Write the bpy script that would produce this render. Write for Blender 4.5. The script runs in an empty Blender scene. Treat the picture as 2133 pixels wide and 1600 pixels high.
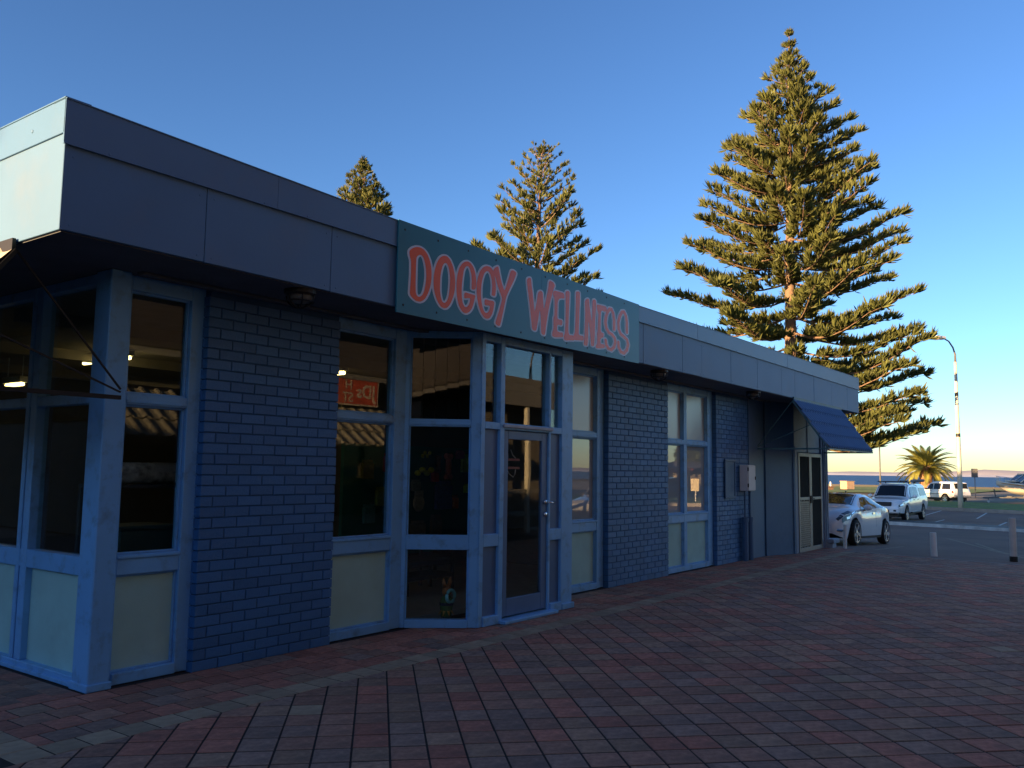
import bpy, bmesh, math, random
import numpy as np
from mathutils import Vector, Matrix
random.seed(7); RNG = np.random.default_rng(11)
S = bpy.context.scene; COL = S.collection
PI = math.pi; R = math.radians

# ------------------------------------------------------------------ camera
W0, H0, FPX = 2133.0, 1600.0, 1790.0
YAW, PITCH, ROLL, EYE = R(36.277), R(5.707), R(0.8087), 1.62
_f = Vector((math.cos(PITCH)*math.cos(YAW), math.cos(PITCH)*math.sin(YAW), math.sin(PITCH)))
_r = Vector((math.sin(YAW), -math.cos(YAW), 0)); _u = _r.cross(_f)
_r2 = math.cos(ROLL)*_r + math.sin(ROLL)*_u; _u2 = -math.sin(ROLL)*_r + math.cos(ROLL)*_u
cam_d = bpy.data.cameras.new('camera'); cam = bpy.data.objects.new('camera', cam_d); COL.objects.link(cam)
m = Matrix((_r2, _u2, -_f)).transposed().to_4x4(); m.translation = (0, 0, EYE); cam.matrix_world = m
cam_d.sensor_fit = 'HORIZONTAL'; cam_d.sensor_width = 36.0; cam_d.lens = 36.0*FPX/W0
cam_d.clip_start = 0.05; cam_d.clip_end = 60000
S.camera = cam

# ------------------------------------------------------------------ sky, sun, exposure
SUN_EL, SUN_AZ = 6.0, 162.0          # azimuth counted from +X towards +Y
w = bpy.data.worlds.new('World'); S.world = w; w.use_nodes = True
nt = w.node_tree; nt.nodes.clear()
sky = nt.nodes.new('ShaderNodeTexSky'); sky.sky_type = 'NISHITA'; sky.sun_disc = False
sky.sun_elevation = R(SUN_EL); sky.sun_rotation = R(90 - SUN_AZ)
sky.altitude = 0; sky.air_density = 0.85; sky.dust_density = 0.25; sky.ozone_density = 2.7
bg = nt.nodes.new('ShaderNodeBackground'); bg.inputs['Strength'].default_value = 0.087
wo = nt.nodes.new('ShaderNodeOutputWorld')
gm = nt.nodes.new('ShaderNodeGamma'); gm.inputs[1].default_value = 1.18      # deeper blue overhead, as the camera recorded it
nt.links.new(sky.outputs[0], gm.inputs[0]); tint = nt.nodes.new('ShaderNodeVectorMath'); tint.operation = 'MULTIPLY'; tint.inputs[1].default_value = (0.85, 0.835, 0.93)
nt.links.new(gm.outputs[0], tint.inputs[0]); nt.links.new(tint.outputs[0], bg.inputs[0]); nt.links.new(bg.outputs[0], wo.inputs[0])
sun_d = bpy.data.lights.new('sun', 'SUN'); sun = bpy.data.objects.new('sun', sun_d); COL.objects.link(sun)
sun_d.energy = 5.0; sun_d.angle = R(0.5); sun_d.color = (1.0, 0.64, 0.31)
toward = Vector((math.cos(R(SUN_EL))*math.cos(R(SUN_AZ)), math.cos(R(SUN_EL))*math.sin(R(SUN_AZ)), math.sin(R(SUN_EL))))
sun.rotation_euler = toward.to_track_quat('Z', 'Y').to_euler(); sun.location = (-20, 0, 40)
vs = S.view_settings
vs.view_transform = 'Standard'; vs.look = 'None'; vs.gamma = 1.0; vs.use_curve_mapping = False
vs.exposure = 1.85
try:
    S.cycles.transparent_max_bounces = 16; S.cycles.max_bounces = 8
except Exception: pass

# ------------------------------------------------------------------ materials
MATS = {}
def mat(name, col, rough=0.6, metal=0.0, var=0.12, scale=6.0, bump=0.0, bscale=40.0, coat=0.0, spec=0.5, island=0.0, stretch=None, dirt=None, emit=None, trans=0.0):
    """principled material with noise variation in colour and fine relief"""
    if name in MATS: return MATS[name]
    mt = bpy.data.materials.new(name); mt.use_nodes = True; n = mt.node_tree.nodes; l = mt.node_tree.links
    b = n['Principled BSDF']
    b.inputs['Roughness'].default_value = rough; b.inputs['Metallic'].default_value = metal
    b.inputs['Specular IOR Level'].default_value = spec
    if coat: b.inputs['Coat Weight'].default_value = coat; b.inputs['Coat Roughness'].default_value = 0.04
    tc = n.new('ShaderNodeTexCoord'); vec = tc.outputs['Object']
    if stretch:
        mp = n.new('ShaderNodeMapping'); mp.inputs['Scale'].default_value = stretch; l.new(vec, mp.inputs[0]); vec = mp.outputs[0]
    nz = n.new('ShaderNodeTexNoise'); nz.inputs['Scale'].default_value = scale; nz.inputs['Detail'].default_value = 5
    l.new(vec, nz.inputs['Vector'])
    mr = n.new('ShaderNodeMapRange'); mr.inputs[1].default_value = 0.3; mr.inputs[2].default_value = 0.7
    mr.inputs[3].default_value = 1-var; mr.inputs[4].default_value = 1+var; l.new(nz.outputs[0], mr.inputs[0])
    val = mr.outputs[0]
    if island:
        g = n.new('ShaderNodeNewGeometry'); oi = n.new('ShaderNodeObjectInfo')
        ad = n.new('ShaderNodeMath'); ad.operation = 'ADD'; l.new(g.outputs['Random Per Island'], ad.inputs[0]); l.new(oi.outputs['Random'], ad.inputs[1])
        fr = n.new('ShaderNodeMath'); fr.operation = 'FRACT'; l.new(ad.outputs[0], fr.inputs[0])
        m2 = n.new('ShaderNodeMapRange'); m2.inputs[3].default_value = 1-island; m2.inputs[4].default_value = 1+island; l.new(fr.outputs[0], m2.inputs[0])
        mu = n.new('ShaderNodeMath'); mu.operation = 'MULTIPLY'; l.new(val, mu.inputs[0]); l.new(m2.outputs[0], mu.inputs[1]); val = mu.outputs[0]
    mx = n.new('ShaderNodeVectorMath'); mx.operation = 'SCALE'; mx.inputs[0].default_value = col[:3]; l.new(val, mx.inputs['Scale'])
    outc = mx.outputs[0]
    if dirt:
        dcol, amt, dsc = dirt
        d = n.new('ShaderNodeTexNoise'); d.inputs['Scale'].default_value = dsc; d.inputs['Detail'].default_value = 6; d.inputs['Roughness'].default_value = 0.65
        l.new(tc.outputs['Object'], d.inputs['Vector'])
        dr = n.new('ShaderNodeMapRange'); dr.inputs[1].default_value = 0.52; dr.inputs[2].default_value = 0.75; dr.inputs[4].default_value = amt; l.new(d.outputs[0], dr.inputs[0])
        mm = n.new('ShaderNodeMix'); mm.data_type = 'RGBA'; l.new(dr.outputs[0], mm.inputs['Factor']); l.new(outc, mm.inputs['A']); mm.inputs['B'].default_value = (*dcol, 1)
        outc = mm.outputs['Result']
    l.new(outc, b.inputs['Base Color'])
    if bump:
        bn = n.new('ShaderNodeTexNoise'); bn.inputs['Scale'].default_value = bscale; bn.inputs['Detail'].default_value = 4; l.new(tc.outputs['Object'], bn.inputs['Vector'])
        bp = n.new('ShaderNodeBump'); bp.inputs['Strength'].default_value = bump; bp.inputs['Distance'].default_value = 0.01
        l.new(bn.outputs[0], bp.inputs['Height']); l.new(bp.outputs[0], b.inputs['Normal'])
    if emit: b.inputs['Emission Color'].default_value = (*emit[0], 1); b.inputs['Emission Strength'].default_value = emit[1]
    if trans:
        tr = n.new('ShaderNodeBsdfTranslucent'); l.new(outc, tr.inputs['Color'])
        ms = n.new('ShaderNodeMixShader'); ms.inputs[0].default_value = trans; l.new(b.outputs[0], ms.inputs[1]); l.new(tr.outputs[0], ms.inputs[2])
        l.new(ms.outputs[0], n['Material Output'].inputs[0])
    MATS[name] = mt; return mt

def glass_mat(name, tint=(0.85, 0.9, 0.88), ior=1.5, rough=0.0, film=None, filmamt=0.0):
    mt = bpy.data.materials.new(name); mt.use_nodes = True; n = mt.node_tree.nodes; l = mt.node_tree.links; n.clear()
    o = n.new('ShaderNodeOutputMaterial'); tr = n.new('ShaderNodeBsdfTransparent'); tr.inputs[0].default_value = (*tint, 1)
    gl = n.new('ShaderNodeBsdfGlossy'); gl.inputs['Roughness'].default_value = rough
    fr = n.new('ShaderNodeFresnel')
    # thin pane: the far face reflects like the near one
    ge = n.new('ShaderNodeNewGeometry'); im = n.new('ShaderNodeMapRange'); im.inputs[3].default_value = ior; im.inputs[4].default_value = 1/ior
    l.new(ge.outputs['Backfacing'], im.inputs[0]); l.new(im.outputs[0], fr.inputs['IOR'])
    base = tr.outputs[0]
    if film:
        df = n.new('ShaderNodeBsdfDiffuse'); df.inputs[0].default_value = (*film, 1)
        m0 = n.new('ShaderNodeMixShader'); m0.inputs[0].default_value = filmamt; l.new(tr.outputs[0], m0.inputs[1]); l.new(df.outputs[0], m0.inputs[2]); base = m0.outputs[0]
    tc = n.new('ShaderNodeTexCoord'); nz = n.new('ShaderNodeTexNoise'); nz.inputs['Scale'].default_value = 1.3; l.new(tc.outputs['Object'], nz.inputs['Vector'])
    bp = n.new('ShaderNodeBump'); bp.inputs['Strength'].default_value = 0.12; bp.inputs['Distance'].default_value = 0.004; l.new(nz.outputs[0], bp.inputs['Height']); l.new(bp.outputs[0], gl.inputs['Normal'])
    mx = n.new('ShaderNodeMixShader'); l.new(fr.outputs[0], mx.inputs[0]); l.new(base, mx.inputs[1]); l.new(gl.outputs[0], mx.inputs[2]); l.new(mx.outputs[0], o.inputs[0])
    MATS[name] = mt; return mt

TRIM = mat('trim_paint', (0.185, 0.46, 0.78), 0.42, var=0.06, scale=3, bump=0.12, bscale=60, dirt=((0.09, 0.11, 0.14), 0.55, 7))
BRICKP = mat('navy_brick_paint', (0.042, 0.155, 0.35), 0.5, var=0.14, scale=4, bump=0.5, bscale=45, island=0.12, dirt=((0.032, 0.095, 0.20), 0.6, 3.5))
MORTAR = mat('painted_mortar', (0.030, 0.095, 0.20), 0.8, var=0.1, scale=12, bump=0.3, bscale=80)
WALLP = mat('navy_wall_paint', (0.055, 0.135, 0.25), 0.5, var=0.12, scale=1.5, bump=0.3, bscale=35, dirt=((0.04, 0.09, 0.16), 0.5, 2.5))
FASC = mat('fascia_paint', (0.093, 0.20, 0.35), 0.5, var=0.05, scale=1.5, bump=0.08, bscale=25, dirt=((0.17, 0.2, 0.24), 0.3, 1.8))
FASC2 = mat('flashing_paint', (0.097, 0.205, 0.355), 0.38, var=0.05, scale=1.2, bump=0.05, bscale=18, dirt=((0.17, 0.2, 0.24), 0.25, 2.2))
SOFF = mat('soffit_paint', (0.10, 0.115, 0.14), 0.8, var=0.15, scale=3)
PANEL = mat('pale_green_panel', (0.38, 0.64, 0.585), 0.7, var=0.07, scale=3, bump=0.25, bscale=140, dirt=((0.28, 0.44, 0.40), 0.4, 2.2))
DOORP = mat('door_paint', (0.085, 0.175, 0.32), 0.42, var=0.06, scale=4, bump=0.1, bscale=50)
GLASS = glass_mat('window_glass')
GLASSD = glass_mat('film_backed_glass', (0.5, 0.5, 0.5), 2.1, 0.0, (0.42, 0.47, 0.46), 0.8)
FROST = glass_mat('frosted_glass', (0.5, 0.55, 0.55), 1.9, 0.25, (0.58, 0.64, 0.62), 0.85)
LOUVG = glass_mat('louvre_glass', (0.6, 0.62, 0.62), 1.6, 0.02)
ALU = mat('aluminium', (0.30, 0.28, 0.24), 0.45, 0.5, var=0.1, scale=8)
CHROME = mat('chrome', (0.75, 0.75, 0.76), 0.12, 1.0, var=0.02)
DARKM = mat('dark_metal', (0.018, 0.018, 0.02), 0.5, 0.3, var=0.1)
MESHM = mat('security_mesh', (0.016, 0.016, 0.015), 0.8, var=0.2, scale=60, spec=0.08)
STEELT = mat('teal_steel', (0.05, 0.14, 0.17), 0.45, var=0.1)
AWNB = mat('blue_tile_sheet', (0.085, 0.175, 0.33), 0.38, var=0.06, scale=3)
INTW = mat('interior_grey_wall', (0.10, 0.098, 0.095), 0.9, var=0.08)
INTC = mat('interior_ceiling', (0.30, 0.28, 0.25), 0.9, var=0.08)
INTF = mat('interior_floor', (0.28, 0.27, 0.25), 0.6, var=0.1)
TEALW = mat('teal_pegboard', (0.01, 0.16, 0.16), 0.7, var=0.08)
SIGNT = mat('sign_teal', (0.008, 0.175, 0.235), 0.36, var=0.05, scale=1.6, dirt=((0.03, 0.11, 0.13), 0.3, 2.5))
SIGNO = mat('sign_orange', (0.95, 0.115, 0.014), 0.33, var=0.05, scale=5)
SIGNP = mat('sign_outline', (0.66, 0.68, 0.78), 0.35, var=0.03)
WHITEP = mat('white_paint', (0.72, 0.72, 0.70), 0.5, var=0.06, dirt=((0.4, 0.38, 0.34), 0.4, 6))
CARW = mat('white_car_paint', (0.88, 0.87, 0.85), 0.25, var=0.01, coat=1.0)
CARG = mat('car_glass', (0.012, 0.014, 0.018), 0.03, var=0.02, spec=0.45)
BLACK = mat('black_plastic', (0.015, 0.015, 0.016), 0.55, var=0.1)
TYRE = mat('tyre_rubber', (0.014, 0.014, 0.015), 0.8, var=0.15, scale=20)
RIMM = mat('alloy_rim', (0.62, 0.63, 0.65), 0.25, 0.85, var=0.03)
LAMPG = mat('headlamp_lens', (0.06, 0.065, 0.07), 0.06, 0.2, var=0.3, scale=14, coat=1.0)
TAILR = mat('tail_lamp_red', (0.45, 0.02, 0.012), 0.12, var=0.1, coat=1.0)
ASPH = mat('asphalt', (0.21, 0.138, 0.106), 0.9, var=0.16, scale=0.55, bump=0.5, bscale=60, dirt=((0.12, 0.088, 0.07), 0.6, 0.25))
CONC = mat('concrete', (0.27, 0.25, 0.225), 0.85, var=0.14, scale=3, bump=0.3, bscale=40)
LINEP = mat('line_paint', (0.60, 0.60, 0.57), 0.7, var=0.2, scale=14)
LINEY = mat('faded_line_paint', (0.30, 0.225, 0.15), 0.8, var=0.35, scale=6)
LAWN = mat('lawn_grass', (0.17, 0.24, 0.035), 0.95, var=0.3, scale=1.4, bump=0.8, bscale=30, dirt=((0.16, 0.13, 0.05), 0.6, 0.22))
GRND = mat('bare_ground', (0.20, 0.165, 0.12), 0.95, var=0.2, scale=0.3, bump=0.4, bscale=15, dirt=((0.10, 0.11, 0.04), 0.8, 0.12))
BARK = mat('pine_bark', (0.21, 0.135, 0.09), 0.9, var=0.25, scale=3, bump=0.8, bscale=14)
PINE = mat('pine_needles', (0.088, 0.100, 0.022), 0.75, var=0.3, scale=0.9, island=0.3, trans=0.12)
PALMG = mat('palm_leaf', (0.27, 0.26, 0.05), 0.5, var=0.25, scale=2, island=0.15, trans=0.2)
PALMT = mat('palm_trunk', (0.34, 0.19, 0.10), 0.9, var=0.35, scale=3, bump=0.7, bscale=10, island=0.3)
POLEC = mat('pale_pole_paint', (0.62, 0.57, 0.46), 0.6, var=0.08, scale=2)
GREYP = mat('grey_pole', (0.13, 0.125, 0.12), 0.6, var=0.1)
BBQ = mat('tan_block', (0.46, 0.31, 0.21), 0.85, var=0.15, scale=2)
FARL = mat('hazed_coast', (0.42, 0.40, 0.42), 1.0, var=0.1, scale=0.002)  # distance haze is painted into this pale grey-mauve
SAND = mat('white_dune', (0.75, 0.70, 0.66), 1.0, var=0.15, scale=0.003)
BOATW = mat('boat_gelcoat', (0.74, 0.70, 0.58), 0.2, var=0.02, coat=0.6)
BOATO = mat('boat_stripe', (0.55, 0.24, 0.05), 0.25, var=0.03)
BOATG = mat('boat_screen', (0.10, 0.13, 0.17), 0.05, var=0.02, spec=0.8)
PAVES = [mat('paver_red', (0.396, 0.169, 0.113), 0.78, var=0.30, scale=22, bump=0.7, bscale=130, island=0.2, dirt=((0.065, 0.055, 0.052), 0.75, 5)),
         mat('paver_maroon', (0.337, 0.187, 0.126), 0.78, var=0.30, scale=22, bump=0.7, bscale=130, island=0.2, dirt=((0.065, 0.055, 0.052), 0.75, 5)),
         mat('paver_brown', (0.335, 0.216, 0.141), 0.78, var=0.30, scale=22, bump=0.7, bscale=130, island=0.2, dirt=((0.065, 0.055, 0.052), 0.75, 5)),
         mat('paver_slate', (0.282, 0.190, 0.143), 0.78, var=0.30, scale=22, bump=0.7, bscale=130, island=0.2, dirt=((0.06, 0.055, 0.055), 0.75, 5)),
         mat('paver_buff', (0.345, 0.270, 0.175), 0.8, var=0.22, scale=14, bump=0.5, bscale=120, island=0.18, dirt=((0.085, 0.08, 0.07), 0.55, 7))]
JOINT = mat('paver_joint', (0.018, 0.016, 0.015), 0.95, var=0.2, scale=20)

# ------------------------------------------------------------------ mesh helpers
class MB:
    def __init__(s): s.v = []; s.f = []; s.mi = []
    def add(s, vs_, fs_, mi=0):
        o = len(s.v); s.v.extend([tuple(p) for p in vs_]); s.f.extend([tuple(i+o for i in f) for f in fs_]); s.mi.extend([mi]*len(fs_))
    def box(s, x0, x1, y0, y1, z0, z1, mi=0, c=0.0):
        s.obox(((x0+x1)/2, (y0+y1)/2, (z0+z1)/2), ((x1-x0)/2, 0, 0), (0, (y1-y0)/2, 0), (0, 0, (z1-z0)/2), mi, c); return s
    def obox(s, ctr, ax, ay, az, mi=0, c=0.0):
        C = Vector(ctr); A = [Vector(ax), Vector(ay), Vector(az)]; L = [a.length for a in A]
        if c <= 0:
            vv = [C + A[0]*i + A[1]*j + A[2]*k for i in (-1, 1) for j in (-1, 1) for k in (-1, 1)]
            s.add(vv, [(0,1,3,2), (4,6,7,5), (0,4,5,1), (2,3,7,6), (0,2,6,4), (1,5,7,3)], mi); return s
        c = min(c, *(l*0.45 for l in L)); q = [(l-c)/l for l in L]
        idx = {}; vv = []
        for i in (-1, 1):
            for j in (-1, 1):
                for k in (-1, 1):
                    sg = (i, j, k)
                    for a in range(3):
                        idx[(sg, a)] = len(vv); vv.append(C + sum((A[b]*sg[b]*(1 if b == a else q[b]) for b in range(3)), Vector()))
        ff = []
        for a in range(3):
            b, d = [t for t in range(3) if t != a]
            for sa in (-1, 1):
                qd = []
                for sb, sd in ((-1, -1), (1, -1), (1, 1), (-1, 1)):
                    g = [0, 0, 0]; g[a] = sa; g[b] = sb; g[d] = sd; qd.append(idx[(tuple(g), a)])
                ff.append(qd)
            for sb in (-1, 1):
                for sd in (-1, 1):
                    g1 = [0, 0, 0]; g1[a] = -1; g1[b] = sb; g1[d] = sd; g2 = list(g1); g2[a] = 1
                    ff.append([idx[(tuple(g1), b)], idx[(tuple(g2), b)], idx[(tuple(g2), d)], idx[(tuple(g1), d)]])
        for i in (-1, 1):
            for j in (-1, 1):
                for k in (-1, 1): ff.append([idx[((i, j, k), a)] for a in range(3)])
        s.add(vv, ff, mi); return s
    def bar(s, p, q, w_, h_=None, mi=0, c=0.0, up=(0, 0, 1)):
        p = Vector(p); q = Vector(q); d = q-p; h_ = h_ or w_
        x = d.cross(Vector(up)); x = x.normalized() if x.length > 1e-6 else Vector((1, 0, 0)); y = x.cross(d).normalized()
        return s.obox((p+q)/2, d/2, x*w_/2, y*h_/2, mi, c)
    def tube(s, pts, rad, n=8, mi=0, cap=True):
        pts = [Vector(p) for p in pts]; rad = rad if hasattr(rad, '__len__') else [rad]*len(pts); rings = []; o = []
        for i, p in enumerate(pts):
            d = (pts[min(i+1, len(pts)-1)]-pts[max(i-1, 0)]).normalized()
            a = Vector((0, 0, 1)) if abs(d.z) < 0.9 else Vector((1, 0, 0)); x = d.cross(a).normalized(); y = x.cross(d)
            o.extend([p + (x*math.cos(2*PI*k/n)+y*math.sin(2*PI*k/n))*rad[i] for k in range(n)])
        fs_ = [(i*n+k, i*n+(k+1) % n, (i+1)*n+(k+1) % n, (i+1)*n+k) for i in range(len(pts)-1) for k in range(n)]
        if cap: fs_ += [tuple(range(n))[::-1], tuple(range((len(pts)-1)*n, len(pts)*n))]
        s.add(o, fs_, mi); return s
    def lathe(s, prof, ctr=(0, 0, 0), n=16, mi=0, axis='z'):
        o = []
        for r_, h_ in prof:
            for k in range(n):
                a = 2*PI*k/n; p = (r_*math.cos(a), r_*math.sin(a), h_)
                if axis == 'y': p = (p[0], p[2], p[1])
                if axis == 'x': p = (p[2], p[0], p[1])
                o.append((p[0]+ctr[0], p[1]+ctr[1], p[2]+ctr[2]))
        s.add(o, [(i*n+k, i*n+(k+1) % n, (i+1)*n+(k+1) % n, (i+1)*n+k) for i in range(len(prof)-1) for k in range(n)], mi); return s
    def grid(s, P, mi=0):
        nr = len(P); nc = len(P[0]); s.add([p for r_ in P for p in r_], [(i*nc+j, i*nc+j+1, (i+1)*nc+j+1, (i+1)*nc+j) for i in range(nr-1) for j in range(nc-1)], mi); return s
    def ball(s, ctr, rx, ry=None, rz=None, n=10, mi=0):
        ry = ry or rx; rz = rz or rx; P = []
        for i in range(n//2+1):
            t = PI*i/(n//2); P.append([(ctr[0]+rx*math.sin(t)*math.cos(2*PI*k/n), ctr[1]+ry*math.sin(t)*math.sin(2*PI*k/n), ctr[2]+rz*math.cos(t)) for k in range(n+1)])
        s.grid(P, mi); return s
    def build(s, name, mats, parent=None, smooth=False, recalc=True, off=None, weld=0.0):
        me = bpy.data.meshes.new(name)
        o = off if off is not None else (origin(parent) if parent else Vector((0, 0, 0)))
        me.from_pydata([(p[0]-o[0], p[1]-o[1], p[2]-o[2]) for p in s.v], [], s.f)
        mats = mats if isinstance(mats, (list, tuple)) else [mats]
        for m_ in mats: me.materials.append(m_)
        me.polygons.foreach_set('material_index', s.mi)
        if recalc or weld:
            b = bmesh.new(); b.from_mesh(me)
            if weld: bmesh.ops.remove_doubles(b, verts=b.verts, dist=weld)
            bmesh.ops.recalc_face_normals(b, faces=b.faces); b.to_mesh(me); b.free()
        if smooth: me.polygons.foreach_set('use_smooth', [True]*len(me.polygons))
        return link(name, me, parent)
def origin(o):
    t = Vector((0, 0, 0))
    while o is not None:
        t = t + Vector(o.location); o = o.parent
    return t
def link(name, me, parent=None):
    o = bpy.data.objects.new(name, me); COL.objects.link(o)
    if parent is not None: o.parent = parent
    return o
def thing(name, label, cat, loc=(0, 0, 0), rotz=0.0, group=None):
    o = bpy.data.objects.new(name, None); COL.objects.link(o); o.location = loc; o.rotation_euler = (0, 0, rotz); o.empty_display_size = 0.2
    o['label'] = label; o['category'] = cat
    if group: o['group'] = group
    return o
def tag(o, label, cat, group=None):
    o['label'] = label; o['category'] = cat
    if group: o['group'] = group
    return o
def struct(o): o['kind'] = 'structure'; return o
def stuff(o): o['kind'] = 'stuff'; return o
def L3(a, b, t): return tuple(a[i]+(b[i]-a[i])*t for i in range(3))
def interp(tab, x):
    if x <= tab[0][0]: return tab[0][1]
    for (a, ya), (b, yb) in zip(tab, tab[1:]):
        if x <= b: return ya+(yb-ya)*(x-a)/(b-a)
    return tab[-1][1]
def np_mesh(name, V, F, mats, parent=None, off=(0, 0, 0), smooth=False, mi=None):
    """big meshes straight from arrays; F is (n,3) or (n,4)"""
    V = np.asarray(V, np.float32) - np.asarray(off, np.float32); F = np.asarray(F, np.int32)
    me = bpy.data.meshes.new(name); k = F.shape[1]
    me.vertices.add(len(V)); me.vertices.foreach_set('co', V.ravel())
    me.loops.add(F.size); me.loops.foreach_set('vertex_index', F.ravel())
    me.polygons.add(len(F)); me.polygons.foreach_set('loop_start', np.arange(0, F.size, k, dtype=np.int32)); me.polygons.foreach_set('loop_total', np.full(len(F), k, np.int32))
    for m_ in (mats if isinstance(mats, (list, tuple)) else [mats]): me.materials.append(m_)
    if mi is not None: me.polygons.foreach_set('material_index', np.asarray(mi, np.int32))
    me.update(calc_edges=True)
    if smooth: me.polygons.foreach_set('use_smooth', np.ones(len(F), bool))
    return link(name, me, parent)

# ================================================================== SETTING
GZ = [(-200, 0), (18.6, -0.03), (19.6, -0.05), (23.4, -0.22), (26, -0.33), (34, -0.5), (42, -0.6), (400, -0.6)]
def gz(x): return interp(GZ, x)
def kerbx(y): return 59.75+0.39*(y-5.9)
mb = MB()
xs = [-70, -40, -20, 0, 10, 18.6, 19.6, 21, 23.4, 26, 30, 34, 38, 42, 50, 60, 80, 110, 140, 162]; ysl = [-150, -80, -40, -20, -10, 0, 10, 20, 40, 60, 100, 160]
mb.grid([[(x, y, gz(x)-0.022 if x < 19 else gz(x)) for y in ysl] for x in xs])
struct(mb.build('ground', ASPH, smooth=True))
mb = MB(); mb.grid([[(x, y, -3.2) for y in np.linspace(-30000, 30000, 31)] for x in (161, 200, 400, 900, 2000, 4000, 8000, 16000, 30000)])
SEA = bpy.data.materials.new('sea_water'); SEA.use_nodes = True
n = SEA.node_tree.nodes; l = SEA.node_tree.links; b = n['Principled BSDF']; b.inputs['Base Color'].default_value = (0.035, 0.095, 0.20, 1); b.inputs['Roughness'].default_value = 0.5; b.inputs['Specular IOR Level'].default_value = 0.22
tc = n.new('ShaderNodeTexCoord'); nz = n.new('ShaderNodeTexNoise'); nz.inputs['Scale'].default_value = 0.35; nz.inputs['Detail'].default_value = 6
mp = n.new('ShaderNodeMapping'); mp.inputs['Scale'].default_value = (0.6, 0.12, 1); mp.inputs['Rotation'].default_value = (0, 0, 0.3)
l.new(tc.outputs['Object'], mp.inputs[0]); l.new(mp.outputs[0], nz.inputs['Vector'])
bp = n.new('ShaderNodeBump'); bp.inputs['Strength'].default_value = 1.0; bp.inputs['Distance'].default_value = 1.6; l.new(nz.outputs[0], bp.inputs['Height']); l.new(bp.outputs[0], b.inputs['Normal'])
struct(mb.build('sea', SEA))
# far coast across the bay, with pale dunes along the shore
def coast(name, dist, base, hs, material, yr=(-14000, 16000), n_=150, z0=-6):
    m_ = MB(); P = []
    for i in range(n_+1):
        y = yr[0]+(yr[1]-yr[0])*i/n_; h_ = base + hs*(0.5+0.5*math.sin(y*0.0009+1.3))*(0.6+0.4*math.sin(y*0.0031+0.4)) + hs*0.25*math.sin(y*0.011+1)
        h_ += (34*math.exp(-((y-1150)/420.0)**2) if name == 'far_hills' else 0)
        P.append([(dist-500+300*math.sin(y*0.0007), y, z0), (dist-120, y, z0+h_*0.55), (dist+100, y, max(2, h_)), (dist+1500, y, max(1, h_*0.7)), (dist+2500, y, z0)])
    m_.grid(P); return struct(m_.build(name, material, smooth=True))
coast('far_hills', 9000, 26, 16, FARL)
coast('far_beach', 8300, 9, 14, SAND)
# lawn beyond the kerb, verge behind the shop, dry reserve to the sea wall
mb = MB(); P = []
for y in np.linspace(-60, 90, 31): P.append([(kerbx(y)+0.16, y, -0.41), (kerbx(y)+2.5, y, -0.385), (kerbx(y)+9, y, -0.38), (kerbx(y)+14.5, y, -0.39), (kerbx(y)+15.5, y, -0.60)])
mb.grid(P); struct(mb.build('lawn', LAWN, smooth=True))
mb = MB(); mb.grid([[(x, y, gz(x)+0.06) for y in (13.2, 16, 20, 30, 45, 60)] for x in (27, 34, 38, 42, 50, 57)]); struct(mb.build('lawn', LAWN))
mb = MB(); mb.grid([[(x, y, -0.575+(0.12 if 100 < x < 150 else 0)) for y in np.linspace(-120, 140, 14)] for x in (84, 92, 100, 106, 130, 150, 160)]); struct(mb.build('reserve', GRND))
mb = MB(); mb.grid([[(x, y, -0.40+0.05*math.sin(x+y)) for y in np.linspace(17, 110, 18)] for x in (104, 112, 122, 135, 148, 156)]); struct(mb.build('lawn', LAWN, smooth=True))
mb = MB(); mb.box(160.4, 161.2, -140, 150, -3.4, -0.12); struct(mb.build('sea_wall', mat('dark_concrete', (0, 0, 0))))
# kerb
mb = MB()
for i in range(50):
    y0 = -60+i*3.0; y1 = y0+2.985
    mb.add([(kerbx(y0), y0, -0.62), (kerbx(y1), y1, -0.62), (kerbx(y1)+0.16, y1, -0.62), (kerbx(y0)+0.16, y0, -0.62),
            (kerbx(y0)+0.03, y0, -0.38), (kerbx(y1)+0.03, y1, -0.38), (kerbx(y1)+0.16, y1, -0.38), (kerbx(y0)+0.16, y0, -0.38)],
           [(0,1,2,3), (4,5,6,7), (0,1,5,4), (1,2,6,5), (2,3,7,6), (3,0,4,7)])
struct(mb.build('kerb', CONC))
# traffic island between the lane and the parking bays: one face of its kerb painted white
def medx(y): return 40.1+0.29*(y-4.2)
mb = MB(); wp = MB()
for i in range(14):
    y0 = -14+i*1.7; y1 = y0+1.69
    if y0 > 9.6: break
    def P_(y, dx, z): return (medx(y)+dx, y, z)
    mb.add([P_(y0,0.02,-.63), P_(y1,0.02,-.63), P_(y1,2.2,-.63), P_(y0,2.2,-.63), P_(y0,0.05,-.46), P_(y1,0.05,-.46), P_(y1,2.15,-.46), P_(y0,2.15,-.46)],
           [(0,1,2,3), (4,5,6,7), (0,1,5,4), (1,2,6,5), (2,3,7,6), (3,0,4,7)])
    wp.add([P_(y0,-.03,-.62), P_(y1,-.03,-.62), P_(y1,0.012,-.62), P_(y0,0.012,-.62), P_(y0,0.0,-.45), P_(y1,0.0,-.45), P_(y1,0.13,-.452), P_(y0,0.13,-.452), P_(y0,0.13,-.458), P_(y1,.13,-.458)],
           [(0,1,5,4), (4,5,6,7), (6,7,8,9), (0,4,7,3), (1,5,6,2)])
isl = struct(mb.build('traffic_island', mat('dark_concrete', (.15, .125, .115), .9, var=.15, scale=3))); wp.build('painted_kerb_face', mat('worn_kerb_paint', (.48, .46, .42), .75, var=.25, scale=3), isl)
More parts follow.
